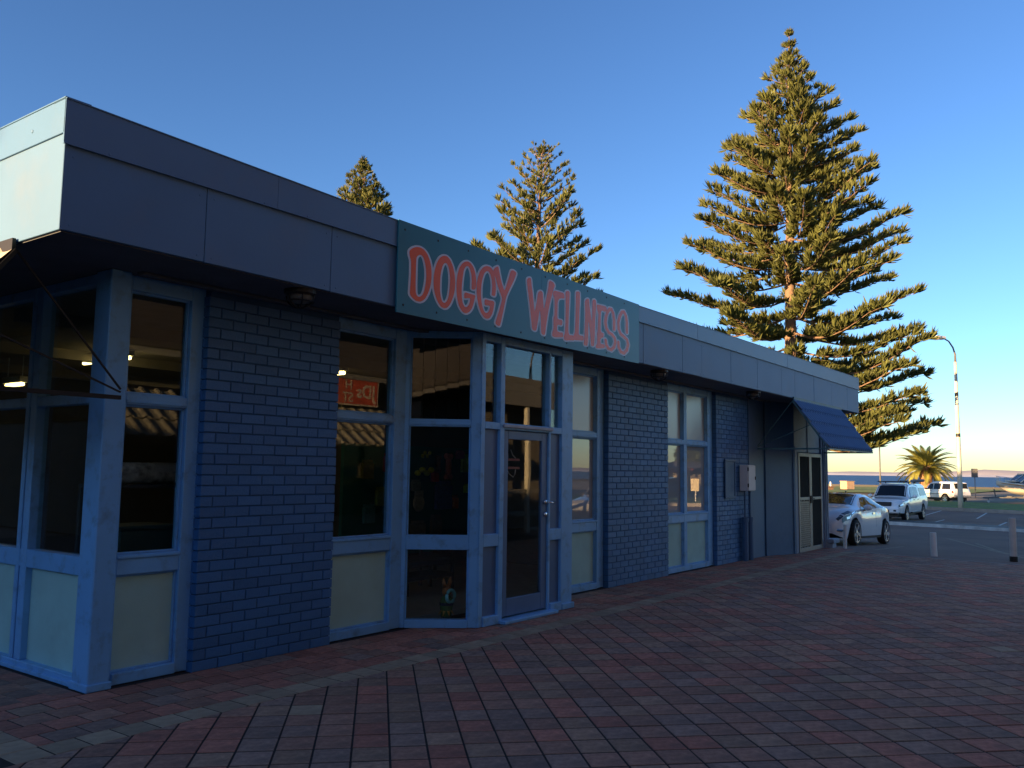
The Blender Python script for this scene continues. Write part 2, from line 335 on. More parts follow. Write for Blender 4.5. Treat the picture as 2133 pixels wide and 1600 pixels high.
# painted bay lines
def strip(name, pts, wd, material, dz=0.006, smoothz=True):
    m_ = MB()
    for (a, b_) in zip(pts, pts[1:]):
        d = Vector((b_[0]-a[0], b_[1]-a[1], 0)).normalized(); nn = Vector((-d.y, d.x, 0))*wd/2
        segs = max(1, int(math.hypot(b_[0]-a[0], b_[1]-a[1])/.25)); Pg = []
        for i in range(segs+1):
            x = a[0]+(b_[0]-a[0])*i/segs; y = a[1]+(b_[1]-a[1])*i/segs
            Pg.append([(x-nn.x, y-nn.y, gz(x)+dz), (x+nn.x, y+nn.y, gz(x)+dz)])
        m_.grid(Pg)
    return struct(m_.build(name, material))
for y in (-2.9, -0.05, 2.6, 5.43, 8.2, 11.1): strip('parking_line', [(43.6, y), (48.7, y+0.12)], 0.10, LINEP)
for y in (-2.9, -0.15, 1.9, 4.55, 7.24, 9.95): strip('parking_line', [(51.5, y), (60.0+0.39*(y-7), y+0.66)], 0.10, LINEP)
strip('lane_line', [(32.0, 5.4), (27.0, 3.6), (22.0, 2.1), (19.8, 1.4)], 0.10, LINEY)
strip('lane_line', [(29.6, 4.2), (25.0, 2.9), (20.5, 1.0)], 0.10, LINEY)
strip('parking_line', [(21.6, 5.2), (25.4, 5.38)], 0.09, LINEY)

# ------------------------------------------------------------------ paving
def pave_edge(y): return 18.25+0.174*y
mb = MB(); mb.add([(-45, -60, -.0032), (pave_edge(-60), -60, -.0032), (pave_edge(20), 20, -.0032), (-45, 20, -.0032)], [(0, 1, 2, 3)])
paving = struct(mb.build('paving', JOINT))
mb = MB(); a0, a1 = pave_edge(-40), pave_edge(5.75)
mb.add([(a0, -40, -.08), (a1, 5.75, -.08), (a1+.16, 5.75, -.08), (a0+.16, -40, -.08), (a0, -40, .002), (a1, 5.75, .002), (a1+.16, 5.75, -.004), (a0+.16, -40, -.004)],
       [(0,1,2,3), (4,5,6,7), (0,1,5,4), (1,2,6,5), (2,3,7,6), (3,0,4,7)])
mb.build('edging_kerb', CONC, paving)
def clip_poly(poly, nx, ny, c):        # keep nx*x+ny*y<=c
    out = []
    for i in range(len(poly)):
        a = poly[i]; b_ = poly[(i+1) % len(poly)]; da = nx*a[0]+ny*a[1]-c; db = nx*b_[0]+ny*b_[1]-c
        if da <= 0: out.append(a)
        if da*db < 0: t = da/(da-db); out.append((a[0]+(b_[0]-a[0])*t, a[1]+(b_[1]-a[1])*t))
    return out
PAV = []   # (polygon, tone, is whole)
pu, pv, ju, jv = 0.2385, 0.2178, 0.0085, 0.0125
c45 = math.sqrt(0.5)
def tone_field():
    q = random.random(); return 0 if q < .20 else 1 if q < .45 else 2 if q < .72 else 3 if q < .985 else 4
for iu in range(-22, 96):
    for iv in range(-88, 40):
        u0 = 5.02+(iu-20)*pu; v0 = 0.105+iv*pv; u1 = u0+pu; v1 = v0+pv
        cu = (u0+u1)/2; cv = (v0+v1)/2; cx = (cu-cv)*c45; cy = (cu+cv)*c45
        if cx < -1.5 or cx > 19 or cy < -7 or cy > 9: continue
        az = math.degrees(math.atan2(cy, cx)) if (cx or cy) else 0
        if math.hypot(cx, cy) > 2.5 and not (-2 < az < 78): continue
        quad = [((u-v)*c45, (u+v)*c45) for u, v in ((u0+ju, v0+jv/2), (u1-ju, v0+jv/2), (u1-ju, v1-jv/2), (u0+ju, v1-jv/2))]
        full = True
        if cy > 4.4 and cx > 2.0:
            p2 = clip_poly(quad, 0, 1, 4.985); full = len(p2) == 4 and abs(cy-4.985) > .17; quad = p2
        elif cy > 4.6:
            p2 = clip_poly(quad, 1, 0, 2.315); full = full and cx < 2.1; quad = p2
        if len(quad) < 3: continue
        if cx > 16.5:
            p2 = clip_poly(quad, 1, -0.174, 18.24); full = full and len(p2) == 4 and cx-0.174*cy < 18.05; quad = p2
            if len(quad) < 3: continue
        PAV.append((quad, tone_field(), full, 45))
def rect(x0, x1, y0, y1, tone):
    if x1-x0 > 0.03: PAV.append(([(x0, y0), (x1, y0), (x1, y1), (x0, y1)], tone, False, 0))
for i in range(78):                                          # buff header course along the shop and round its corner
    rect(2.325+i*0.2155, 2.325+i*0.2155+.203, 4.992, 5.208, 4 if random.random() < .93 else 2)
for i in range(16): rect(2.325, 2.541, 5.213+i*0.2155, 5.213+i*0.2155+.203, 4)
for k in range(4):                                           # four running courses between header and wall
    y0 = 5.213+k*0.2275; y1 = y0+.215; off = (k % 2)*0.11+random.uniform(-.02, .02)
    for i in range(77):
        x0 = 2.546+off+i*0.226-.11; q = random.random()
        rect(max(2.546, x0), x0+.214, y0, y1, 0 if q < .5 else 1 if q < .78 else 3 if q < .92 else 2)
for k in range(4):                                           # and round the corner
    x0 = 2.546+k*0.19
    if x0 > 3.2: continue
    for i in range(14): q = random.random(); y0 = 6.13+i*0.226-(k % 2)*.11; rect(x0, min(x0+.186, 3.27), max(6.125, y0), y0+.2215, 0 if q < .5 else 1 if q < .8 else 3)
def inview(x, y, pad=0.0):
    p = Vector((x, y, 0))-Vector((0, 0, EYE)); z = p.dot(_f)
    if z < 0.3: return None
    X = W0/2+FPX*p.dot(_r2)/z; Y = H0/2-FPX*p.dot(_u2)/z
    return (X, Y, z) if (-pad < X < W0+pad and -pad < Y < H0+pad) else None
scored = []
for i, (q, t, full, ang) in enumerate(PAV):
    cx = sum(p[0] for p in q)/len(q); cy = sum(p[1] for p in q)/len(q); r_ = inview(cx, cy)
    scored.append(((1.0/r_[2]**3) if (r_ and len(q) == 4 and (ang == 0 or full)) else 0, i))
scored.sort(reverse=True); single = set(i for s_, i in scored[:300] if s_ > 0)
def paver_verts(q, h=0.0, ch=0.003, dep=0.011):
    cx = sum(p[0] for p in q)/len(q); cy = sum(p[1] for p in q)/len(q); vv = []
    for (x, y) in q: vv.append((x, y, -dep))
    for (x, y) in q: vv.append((x, y, -ch+h))
    for (x, y) in q:
        d = math.hypot(x-cx, y-cy); k = 1-ch*1.3/max(d, .02); vv.append((cx+(x-cx)*k, cy+(y-cy)*k, h))
    n_ = len(q); ff = [(a*n_+i, a*n_+(i+1) % n_, (a+1)*n_+(i+1) % n_, (a+1)*n_+i) for a in (0, 1) for i in range(n_)] + [tuple(range(2*n_, 3*n_))]
    return vv, ff
bulk = MB(); cache = {}
for i, (q, t, full, ang) in enumerate(PAV):
    h_ = random.uniform(-.0012, .0016)
    if i in single:
        cx = sum(p[0] for p in q)/len(q); cy = sum(p[1] for p in q)/len(q)
        w_ = round(max(p[0] for p in q)-min(p[0] for p in q), 3); d_ = round(max(p[1] for p in q)-min(p[1] for p in q), 3)
        key = (w_, d_, t, ang)
        if key not in cache:
            m_ = MB(); vv, ff = paver_verts([(p[0]-cx, p[1]-cy) for p in q]); m_.add(vv, ff); o = m_.build('paver', PAVES[t], paving, off=(0, 0, 0)); cache[key] = o.data
        else: o = link('paver', cache[key], paving)
        o.location = (cx, cy, h_); o.rotation_euler = (random.uniform(-.004, .004), random.uniform(-.004, .004), random.uniform(-.006, .006))
    else:
        vv, ff = paver_verts(q, h_); bulk.add(vv, ff, t)
stuff(bulk.build('paver_field', PAVES, paving, off=(0, 0, 0)))

# ================================================================== THE SHOP
BY, WY, GY = 6.12, 6.20, 6.262        # brick face, frame face, glass
shop = thing('shop_building', 'low flat roofed blue shop of navy brick and wide framed windows', 'building', (3.3, 6.13, 0))
class Plane:
    """local frame on a wall: s along it, d inwards, z up"""
    def __init__(s, a, b):
        s.a = Vector((a[0], a[1], 0)); e = Vector((b[0]-a[0], b[1]-a[1], 0)); s.len = e.length; s.e = e.normalized(); s.n = Vector((-s.e.y, s.e.x, 0))
    def P(s, t, d, z): return s.a + s.e*t + s.n*d + Vector((0, 0, z))
    def box(s, mb, s0, s1, d0, d1, z0, z1, mi=0, c=0.005):
        return mb.obox(s.P((s0+s1)/2, (d0+d1)/2, (z0+z1)/2), s.e*(s1-s0)/2, s.n*(d1-d0)/2, (0, 0, (z1-z0)/2), mi, c)
FR = Plane((0, WY), (1, WY))
def pane(pl, par, s0, s1, z0, z1, material=GLASS, d=0.062, name='glass_pane'):
    m_ = MB(); pl.box(m_, s0-.008, s1+.008, d, d+.006, z0-.008, z1+.008, c=0); return m_.build(name, material, par)
def kick(pl, par, s0, s1, z0, z1, d=0.05, material=None):
    m_ = MB(); pl.box(m_, s0-.01, s1+.01, d, d+.012, z0-.01, z1+.01, c=0); return m_.build('kick_panel', material or PANEL, par)
def window_unit(pl, s0, s1, cols, ztop=2.955, ml=0.06, mr_=0.09, glass=None, rebate=True, zhead=3.07, lowkick=True, ztr=(2.075, 2.16)):
    """frame with bottom rail, waist rail and transom, three glass or panel rows"""
    mb = MB(); D = (0.0, 0.11)
    bx = lambda a, b, d0, d1, z0, z1: pl.box(mb, a, b, d0, d1, z0, z1)
    bx(s0, s0+ml, -.004, D[1], .005, zhead); bx(s1-mr_, s1, -.004, D[1], .005, zhead)
    bx(s0+ml, s1-mr_, -.02, D[1], .003, .085)                     # sill
    bx(s0+ml, s1-mr_, .002, D[1], .795, .945); bx(s0+ml-.001, s1-mr_+.001, -.012, .03, .915, .938)   # waist rail and nosing
    bx(s0+ml, s1-mr_, .002, D[1], ztr[0], ztr[1]); bx(s0+ml, s1-mr_, -.008, .03, ztr[0]+.012, ztr[0]+.034)
    bx(s0+ml, s1-mr_, .0, D[1], ztop, zhead)
    for (a, b) in cols:                                            # glazing beads
        for (z0, z1) in ((.085, .795), (.945, ztr[0]), (ztr[1], ztop)):
            bx(a, a+.016, .03, .062, z0, z1); bx(b-.016, b, .03, .062, z0, z1); bx(a+.016, b-.016, .03, .062, z0, z0+.016); bx(a+.016, b-.016, .03, .062, z1-.016, z1)
    for (a0, b0), (a1, b1) in zip(cols, cols[1:]): bx(b0, a1, -.002, D[1]-.01, .085, zhead-.02)
    wnd = mb.build('window', TRIM, shop)
    g = glass or (GLASS, GLASS)
    for (a, b) in cols:
        pane(pl, wnd, a, b, ztr[1], ztop, g[0]); pane(pl, wnd, a, b, .945, ztr[0], g[1])
        kick(pl, wnd, a, b, .085, .795)
    return wnd
# --- brick piers: mortar core, bricks laid one by one
CH, BL, JT = 0.0862, 0.240, 0.010
nbrick = [0]
def brick_mesh(l_, nm):
    m_ = MB(); h = (CH-JT)/2; c = .004; y0, y1 = -.012, .05
    x = l_/2
    v = [(-x, y1, -h), (x, y1, -h), (x, y1, h), (-x, y1, h), (-x, y0+c, -h), (x, y0+c, -h), (x, y0+c, h), (-x, y0+c, h), (-x+c, y0, -h+c), (x-c, y0, -h+c), (x-c, y0, h-c), (-x+c, y0, h-c)]
    f = [(8,9,10,11)] + [(a*4+i+4, a*4+(i+1) % 4+4, (a+1)*4+(i+1) % 4+4, (a+1)*4+i+4) for a in (0,) for i in range(4)] + [(i, (i+1) % 4, (i+1) % 4+4, i+4) for i in range(4)]
    m_.add(v, f); return m_
bcache = {}
bulkb = MB()
def pier(x0, x1, allow):
    m_ = MB(); m_.box(x0+.012, x1-.012, BY+.008, BY+.34, -.02, 3.062, c=0); wall = m_.build('brick_wall', MORTAR, shop)
    jobs = []
    for k in range(36):
        z = CH*(k+.5)-.008
        if z+CH/2 > 3.075: break
        x = x0 - (0 if k % 2 == 0 else BL/2)
        while x < x1-.02:
            a = max(x, x0+random.uniform(-.004, .003)); b_ = min(x+BL-JT, x1+random.uniform(-.003, .008)); x += BL
            if b_-a < .035: continue
            jobs.append((a, b_, z))
        # end bricks seen on the return face are the same stretchers: they run 8 cm into the wall
    jobs.sort(key=lambda t: -t[2]*0 + math.hypot(t[0], 1)+abs(t[2]-1.6)*.2)
    for (a, b_, z) in jobs:
        l_ = b_-a; dy = random.uniform(-.002, .002)
        if nbrick[0] < 300 and allow:
            key = round(l_, 2)
            if key not in bcache: o = brick_mesh(key, 'brick').build('brick', BRICKP, wall, off=(0, 0, 0)); bcache[key] = o.data
            else: o = link('brick', bcache[key], wall)
            o.location = Vector(((a+b_)/2, BY+dy+.012, z))-origin(wall); o.rotation_euler = (random.uniform(-.006, .006), 0, random.uniform(-.004, .004)); nbrick[0] += 1
        else:
            t = brick_mesh(l_, ''); o_ = Vector(((a+b_)/2, BY+dy+.012, z)); bulkb.add([tuple(Vector(p)+o_) for p in t.v], t.f)
    # return faces of the pier
    for sx, xx in ((-1, x0), (1, x1)):
        for k in range(36):
            z = CH*(k+.5)-.008
            if z+CH/2 > 3.075: break
            bulkb.box(xx-.002 if sx < 0 else xx-.03, xx+.03 if sx < 0 else xx+.002, BY+.055, BY+.30, z-CH/2+JT/2, z+CH/2-JT/2, c=.003)
    return wall
pier(4.135, 5.56, True); pier(10.675, 12.58, True); pier(14.51, 16.02, False)
stuff(bulkb.build('brick_courses', BRICKP, shop))
# --- windows of the front
w_corner = window_unit(FR, 3.462, 4.15, [(3.51, 4.025)], ml=.048, mr_=.125)
w_left = window_unit(FR, 5.545, 6.565, [(5.58, 6.405)], ml=.035, mr_=.16)
w_right = window_unit(FR, 9.37, 10.665, [(9.56, 10.49)], ml=.19, mr_=.175, glass=(FROST, GLASSD))
w_pair = window_unit(FR, 12.565, 14.505, [(12.6, 13.335), (13.45, 14.305)], ml=.035, mr_=.20, glass=(FROST, GLASSD))
# --- splayed shop window left of the door
SP = Plane((6.557, 6.205), (7.062, 5.585))
mb = MB(); B_ = lambda a, b, d0, d1, z0, z1: SP.box(mb, a, b, d0, d1, z0, z1)
L_ = SP.len
B_(0, .055, .0, .10, .003, 3.07); B_(L_-.10, L_-.002, .0, .10, .003, 3.07); B_(.055, L_-.10, -.012, .10, .003, .085)
B_(.055, L_-.10, .002, .10, .79, .94); B_(.055, L_-.10, .002, .10, 2.06, 2.14); B_(.055, L_-.10, .0, .10, 3.0, 3.07); B_(.055, L_-.10, -.01, .03, 2.075, 2.10)
for z0, z1 in ((.085, .79), (.94, 2.06), (2.14, 3.0)):
    B_(.055, .072, .03, .06, z0, z1); B_(L_-.117, L_-.10, .03, .06, z0, z1)
w_splay = mb.build('window', TRIM, shop)
pane(SP, w_splay, .06, L_-.105, .085, .79, d=.06); pane(SP, w_splay, .06, L_-.105, .94, 2.06, d=.06)
for k in range(5):                                                  # five upright louvre panes, each a little turned
    a = .062+k*(L_-.167)/5; ww = (L_-.167)/5-.004; mb = MB(); t = .012*(k-2)
    cpt = SP.P(a+ww/2, .066, 2.57); e = (SP.e*math.cos(t)+SP.n*math.sin(t)); nn = (SP.n*math.cos(t)-SP.e*math.sin(t))
    mb.obox(cpt, e*ww/2, nn*.003, (0, 0, .43)); mb.build('louvre_pane', LOUVG, w_splay)
# --- door bay
FB = Plane((0, 5.58), (1, 5.58))
mb = MB(); B_ = lambda a, b, d0, d1, z0, z1, c=.005: FB.box(mb, a, b, d0, d1, z0, z1, 0, c)
B_(7.065, 7.135, -.003, .10, .003, 3.07); B_(7.40, 7.478, -.003, .10, .003, 3.07); B_(8.345, 8.385, -.003, .10, .003, 3.07); B_(8.62, 8.86, -.003, .10, .003, 3.07)
B_(7.135, 7.40, -.002, .10, 2.05, 2.125); B_(7.478, 8.345, -.002, .10, 2.055, 2.125); B_(8.385, 8.62, -.002, .10, 2.05, 2.125)
B_(7.135, 7.40, -.002, .10, 2.985, 3.07); B_(7.478, 8.345, -.002, .10, 2.985, 3.07); B_(8.385, 8.62, -.002, .10, 2.985, 3.07)
for a, b in ((7.135, 7.40), (8.385, 8.62)):
    B_(a, b, -.02, .10, .003, .10); B_(a, b, -.001, .10, .815, .945)
B_(8.62, 8.88, -.03, .0, .003, .07)
bay = mb.build('entry_frame', TRIM, shop)
for a, b in ((7.135, 7.40), (7.478, 8.345), (8.385, 8.62)): pane(FB, bay, a, b, 2.125, 2.985, d=.055)
for a, b in ((7.135, 7.40), (8.385, 8.62)):
    for z0, z1 in ((.10, .815), (.945, 2.05)): kick(FB, bay, a, b, z0, z1, .035, DOORP)
mb = MB(); FB.box(mb, 7.44, 8.40, -.028, -.003, 2.078, 2.112); mb.build('door_head_strip', mat('pale_strip', (.36, .39, .46), .4), bay)
mb = MB(); mb.box(7.40, 8.42, 5.47, 5.70, .0, .038, c=.008); mb.build('threshold', TRIM, shop)
SP2 = Plane((8.868, 5.585), (9.38, 6.205)); mb = MB()
for a, b, z0, z1 in ((0, .06, .003, 3.07), (SP2.len-.06, SP2.len, .003, 3.07), (.06, SP2.len-.06, .003, .09), (.06, SP2.len-.06, .79, .94), (.06, SP2.len-.06, 2.06, 2.14), (.06, SP2.len-.06, 3.0, 3.07)): SP2.box(mb, a, b, 0, .10, z0, z1)
w_s2 = mb.build('window', TRIM, shop)
pane(SP2, w_s2, .06, SP2.len-.06, .94, 2.06); pane(SP2, w_s2, .06, SP2.len-.06, 2.14, 3.0); kick(SP2, w_s2, .06, SP2.len-.06, .09, .79)
# door leaf
mb = MB(); B_ = lambda a, b, z0, z1: FB.box(mb, a, b, .018, .06, z0, z1)
B_(7.482, 7.578, .055, 2.048); B_(8.228, 8.341, .055, 2.048); B_(7.578, 8.228, .055, .24); B_(7.578, 8.228, 1.955, 2.048)
door = mb.build('front_door', DOORP, shop)
pane(FB, door, 7.578, 8.228, .24, 1.955, d=.036)
for z, nm in ((1.255, 'door_handle'), (1.115, 'door_lock')):
    mb = MB(); mb.lathe([(0, -.012), (.026, -.012), (.028, 0), (.026, .02), (0, .02)], (8.285, 5.582, z), 14, axis='y')
    if nm == 'door_handle': mb.tube([(8.285, 5.575, z), (8.285, 5.53, z), (8.30, 5.522, z), (8.385, 5.522, z-.004)], [.011, .011, .012, .010], 8)
    mb.build(nm, CHROME, door, smooth=True)
mb = MB(); [mb.tube([(7.479, 5.588, z-.05), (7.479, 5.588, z+.05)], .009, 8) for z in (.3, 1.0, 1.8)]; mb.build('hinge', DARKM, door)
# decal behind the door glass: red band in a pale outline, writing too small to read
mb = MB(); FB.box(mb, 7.585, 7.83, .045, .047, 1.63, 1.655, 0, 0); FB.box(mb, 7.585, 7.83, .045, .047, 1.72, 1.745, 0, 0)
mb.build('door_decal', mat('decal_red', (.45, .10, .08), .5), door)
mb = MB(); mb.tube([FB.P(7.60, .046, 1.85), FB.P(7.61, .046, 1.75)], .005, 5); mb.tube([FB.P(7.66, .046, 1.84), FB.P(7.70, .046, 1.78), FB.P(7.75, .046, 1.75)], .005, 5)
mb.tube([FB.P(7.60, .046, 1.62), FB.P(7.63, .046, 1.58), FB.P(7.71, .046, 1.54), FB.P(7.74, .046, 1.57), FB.P(7.75, .046, 1.625)], .005, 5)
mb.build('decal_outline', mat('decal_pale', (.5, .45, .42), .5), door)
# --- corner column and the end wall windows facing left
mb = MB(); mb.box(3.298, 3.462, 6.125, 6.345, .0, 3.072, c=.008); mb.box(3.285, 3.475, 6.11, 6.36, .0, .055, c=.006); mb.build('corner_column', TRIM, shop)
EW = Plane((3.33, 14.0), (3.33, 6.345))      # seen from outside the wall runs towards the column; s from the far end
def ew(y): return 14.0-y
mb = MB(); B_ = lambda y0, y1, d0, d1, z0, z1: EW.box(mb, ew(y1), ew(y0), d0, d1, z0, z1)
cols = []; y = 6.355
while y < 13.2: cols.append((y, y+.86)); y += 1.045
B_(6.345, 14.0, -.012, .10, .003, .075); B_(6.345, 14.0, .0, .10, .795, .935); B_(6.345, 14.0, .0, .10, 2.075, 2.155); B_(6.345, 14.0, .0, .10, 2.99, 3.07)
B_(6.345, 14.0, -.03, -.01, .003, .035)
for (a, b) in cols: B_(b, b+.10, -.004, .102, .076, 3.068); B_(b+.125, b+.185, -.004, .102, .076, 3.068)
w_end = mb.build('window', TRIM, shop)
for (a, b) in cols:
    pane(EW, w_end, ew(b), ew(a), .935, 2.075); pane(EW, w_end, ew(b), ew(a), 2.155, 2.99); kick(EW, w_end, ew(b), ew(a), .075, .795)
mb = MB(); mb.box(3.30, 3.42, 13.70, 14.0, 0, 3.07, c=0); mb.box(3.30, 19.9, 14.0, 14.2, 0, 3.07, c=0); mb.box(19.70, 19.9, 5.92, 13.998, .0, 3.068, c=0)
mb.build('back_wall', WALLP, shop)
# --- plain pier, splayed wall, screen door recess on the right
mb = MB(); mb.box(16.03, 16.86, 6.105, 6.45, -.02, 3.066, c=.006); mb.build('rendered_pier', WALLP, shop)
SW = Plane((16.862, 6.085), (17.76, 5.805)); mb = MB(); SW.box(mb, 0, SW.len, 0, .15, -.02, 3.065); SW.box(mb, SW.len-.055, SW.len+.012, -.02, .0, -.02, 2.2); SW.box(mb, -.012, .03, -.012, 0, -.02, 3.06); mb.build('splayed_wall', WALLP, shop)
SD = Plane((0, 5.80), (1, 5.80))
mb = MB(); SD.box(mb, 17.762, 17.985, .004, .14, -.05, 3.066); SD.box(mb, 19.585, 19.69, .0, .14, -.05, 3.066); SD.box(mb, 17.985, 19.585, .03, .14, 2.075, 3.066)
SD.box(mb, 18.70, 18.80, .015, .03, 2.075, 3.066); mb.build('door_jamb', mat('jamb_paint', (.13, .17, .26), .5, var=.1), shop)
mb = MB(); SD.box(mb, 19.69, 19.95, -.03, .10, -.05, 3.062, 0, .008); SD.box(mb, 19.735, 19.775, -.055, -.03, .1, 2.9); SD.box(mb, 19.87, 19.91, -.05, -.03, .1, 2.9); mb.build('corner_post', mat('lit_post_paint', (.19, .27, .37), .5, var=.15, scale=5, dirt=((.25, .26, .27), .4, 4)), shop)  # post colour made paler to stand in for its lit side
mb = MB(); mb.box(19.72, 20.16, 5.60, 5.92, .10, .19, c=.01); mb.box(19.74, 20.02, 5.63, 5.90, -.06, .098, c=.015); mb.build('post_plinth', mat('weathered_trim', (.26, .33, .42), .7, var=.25, scale=8, dirt=((.12, .12, .12), .7, 6)), shop)
def screen(x0, x1, lat):
    m_ = MB(); b = lambda a, c_, z0, z1: SD.box(m_, a, c_, -.012, .022, z0, z1)
    b(x0, x0+.075, .0, 2.062); b(x1-.075, x1, .0, 2.062); b(x0+.075, x1-.075, 1.985, 2.062); b(x0+.075, x1-.075, .0, .09); b(x0+.075, x1-.075, 1.075, 1.135)
    sd = m_.build('screen_door', ALU, shop)
    m_ = MB(); SD.box(m_, x0+.07, x1-.07, .006, .012, .085, 1.99, 0, 0); m_.build('mesh_panel', MESHM, sd)
    if lat:
        m_ = MB(); xa, xb, za, zb = x0+.075, x1-.075, .09, 1.075
        for sg in (1, -1):
            k = -1.2
            while k < 2.4:
                # diagonal x = xa + t, z = k + sg*1.5*t clipped to the opening
                pts = []
                for t in np.linspace(0, xb-xa, 25):
                    z = k+sg*1.35*t
                    if za <= z <= zb: pts.append((xa+t, z))
                if len(pts) > 1: m_.bar((pts[0][0], 5.80+(-.008 if sg > 0 else -.004), pts[0][1]), (pts[-1][0], 5.80+(-.008 if sg > 0 else -.004), pts[-1][1]), .020, .004, up=(0, 1, 0))
                k += .085
        stuff(m_.build('lattice', mat('lattice_metal', (.36, .34, .30), .4, .6), sd))
    m_ = MB(); hx = x1-.04 if lat else x0+.04
    m_.box(hx-.02, hx+.02, 5.765, 5.787, 1.00, 1.16, c=.004); m_.bar((hx, 5.765, 1.10), (hx+.09, 5.755, 1.10), .018); m_.build('latch', DARKM, sd)
screen(17.99, 18.78, True); screen(18.785, 19.58, False)
# --- roof, soffit, fascia
mb = MB(); mb.box(2.585, 21.27, 5.56, 14.5, 3.60, 3.78, c=0); mb.build('roof', mat('roof_sheet', (.3, .3, .3), .6), shop)
mb = MB(); mb.box(2.575, 21.28, 5.43, 14.5, 3.072, 3.10, c=0)
mb.box(3.48, 19.7, 6.02, 6.10, 3.045, 3.071, c=.005); soff = mb.build('soffit', SOFF, shop)
edges = [2.55, 3.583, 4.78, 5.9, 7.1, 8.3, 9.5, 10.36, 11.59, 12.28, 13.44, 14.64, 15.89, 16.66, 17.86, 19.09, 20.33, 21.30]
for a, b in zip(edges, edges[1:]):
    mb = MB(); dy = random.uniform(0, .004); mb.box(a+.003, b-.003, 5.40+dy, 5.427+dy, 3.078+random.uniform(-.003, .003), 3.665, c=.003)
    for xx in (a+.06, b-.06):
        for zz in (3.12, 3.56): mb.ball((xx, 5.399+dy, zz), .009, .004, .009, 6)
    mb.build('fascia_panel', FASC, shop)
RL = [(2.5, 3.928), (5.6, 3.872), (10.2, 3.848), (14, 3.872), (21.4, 3.917)]                       # the roofline sags a little behind the sign
def slab(mb_, x0, x1, y0, y1, zb, zt_, mi=0):
    mb_.add([(x0, y0, zb(x0)), (x1, y0, zb(x1)), (x1, y1, zb(x1)), (x0, y1, zb(x0)), (x0, y0, zt_(x0)), (x1, y0, zt_(x1)), (x1, y1, zt_(x1)), (x0, y1, zt_(x0))], [(0,1,2,3), (4,5,6,7), (0,1,5,4), (1,2,6,5), (2,3,7,6), (3,0,4,7)], mi)
fe = [2.536, 4.20, 5.6, 7.9, 10.2, 12.1, 14.0, 16.2, 18.6, 21.312]
for k, (a, b) in enumerate(zip(fe, fe[1:])):
    mb = MB(); dy = (k % 2)*.002; b -= .0015
    slab(mb, a, b, 5.386-dy, 5.398, lambda x: 3.628, lambda x: interp(RL, x)-.008); slab(mb, a, b, 5.380-dy, 5.55, lambda x: interp(RL, x)-.0075, lambda x: interp(RL, x))
    slab(mb, a, b, 5.380-dy, 5.3858-dy, lambda x: 3.6275, lambda x: 3.634)
    for t in np.arange(a+.3, b, .62): mb.ball((t, 5.384-dy, 3.645), .010, .005, .010, 6)
    mb.build('flashing', FASC2, shop)
for k, (a, b) in enumerate(((5.401, 7.8), (7.803, 10.2), (10.203, 12.6), (12.603, 14.5))):
    mb = MB(); mb.box(2.55, 2.577, a, b, 3.078, 3.725, c=.003); mb.build('fascia_panel', FASC, shop)
    mb = MB(); mb.box(2.536, 2.548, a-.012, b-.013, 3.70, 3.925, c=.002); mb.box(2.53, 2.7, a-.012, b-.013, 3.9255, 3.935, c=.002); mb.ball((2.535, a+.42, 3.80), .005, .014, .014, 6); mb.build('flashing', FASC2, shop)
mb = MB(); mb.box(21.275, 21.30, 5.43, 14.5, 3.08, 3.925, c=.003); mb.build('fascia_panel', FASC, shop)
# --- interior shell
mb = MB(); mb.box(3.42, 19.7, 6.30, 13.99, -.02, .055, c=0); mb.build('shop_floor', INTF, shop)
mb = MB(); mb.box(3.42, 19.7, 6.30, 13.99, 2.98, 3.06, c=0)
for y in (7.9, 10.3, 12.6): mb.box(3.45, 19.6, y, y+.12, 2.86, 2.98, c=0)
mb.build('shop_ceiling', INTC, shop)
mb = MB(); mb.box(11.9, 12.0, 6.56, 9.2, .056, 2.979, c=0); mb.box(12.0, 19.7, 6.60, 6.68, .056, 2.979, c=0); mb.box(3.5, 19.6, 13.2, 13.3, .056, 2.979, c=0); mb.build('partition', INTW, shop)
mb = MB(); mb.box(8.6, 11.9, 9.30, 9.36, .30, 1.97, c=0); mb.build('pegboard', TEALW, shop)
mb = MB(); mb.box(8.6, 11.9, 9.361, 9.46, .056, 2.979, c=0); mb.build('partition', INTW, shop)
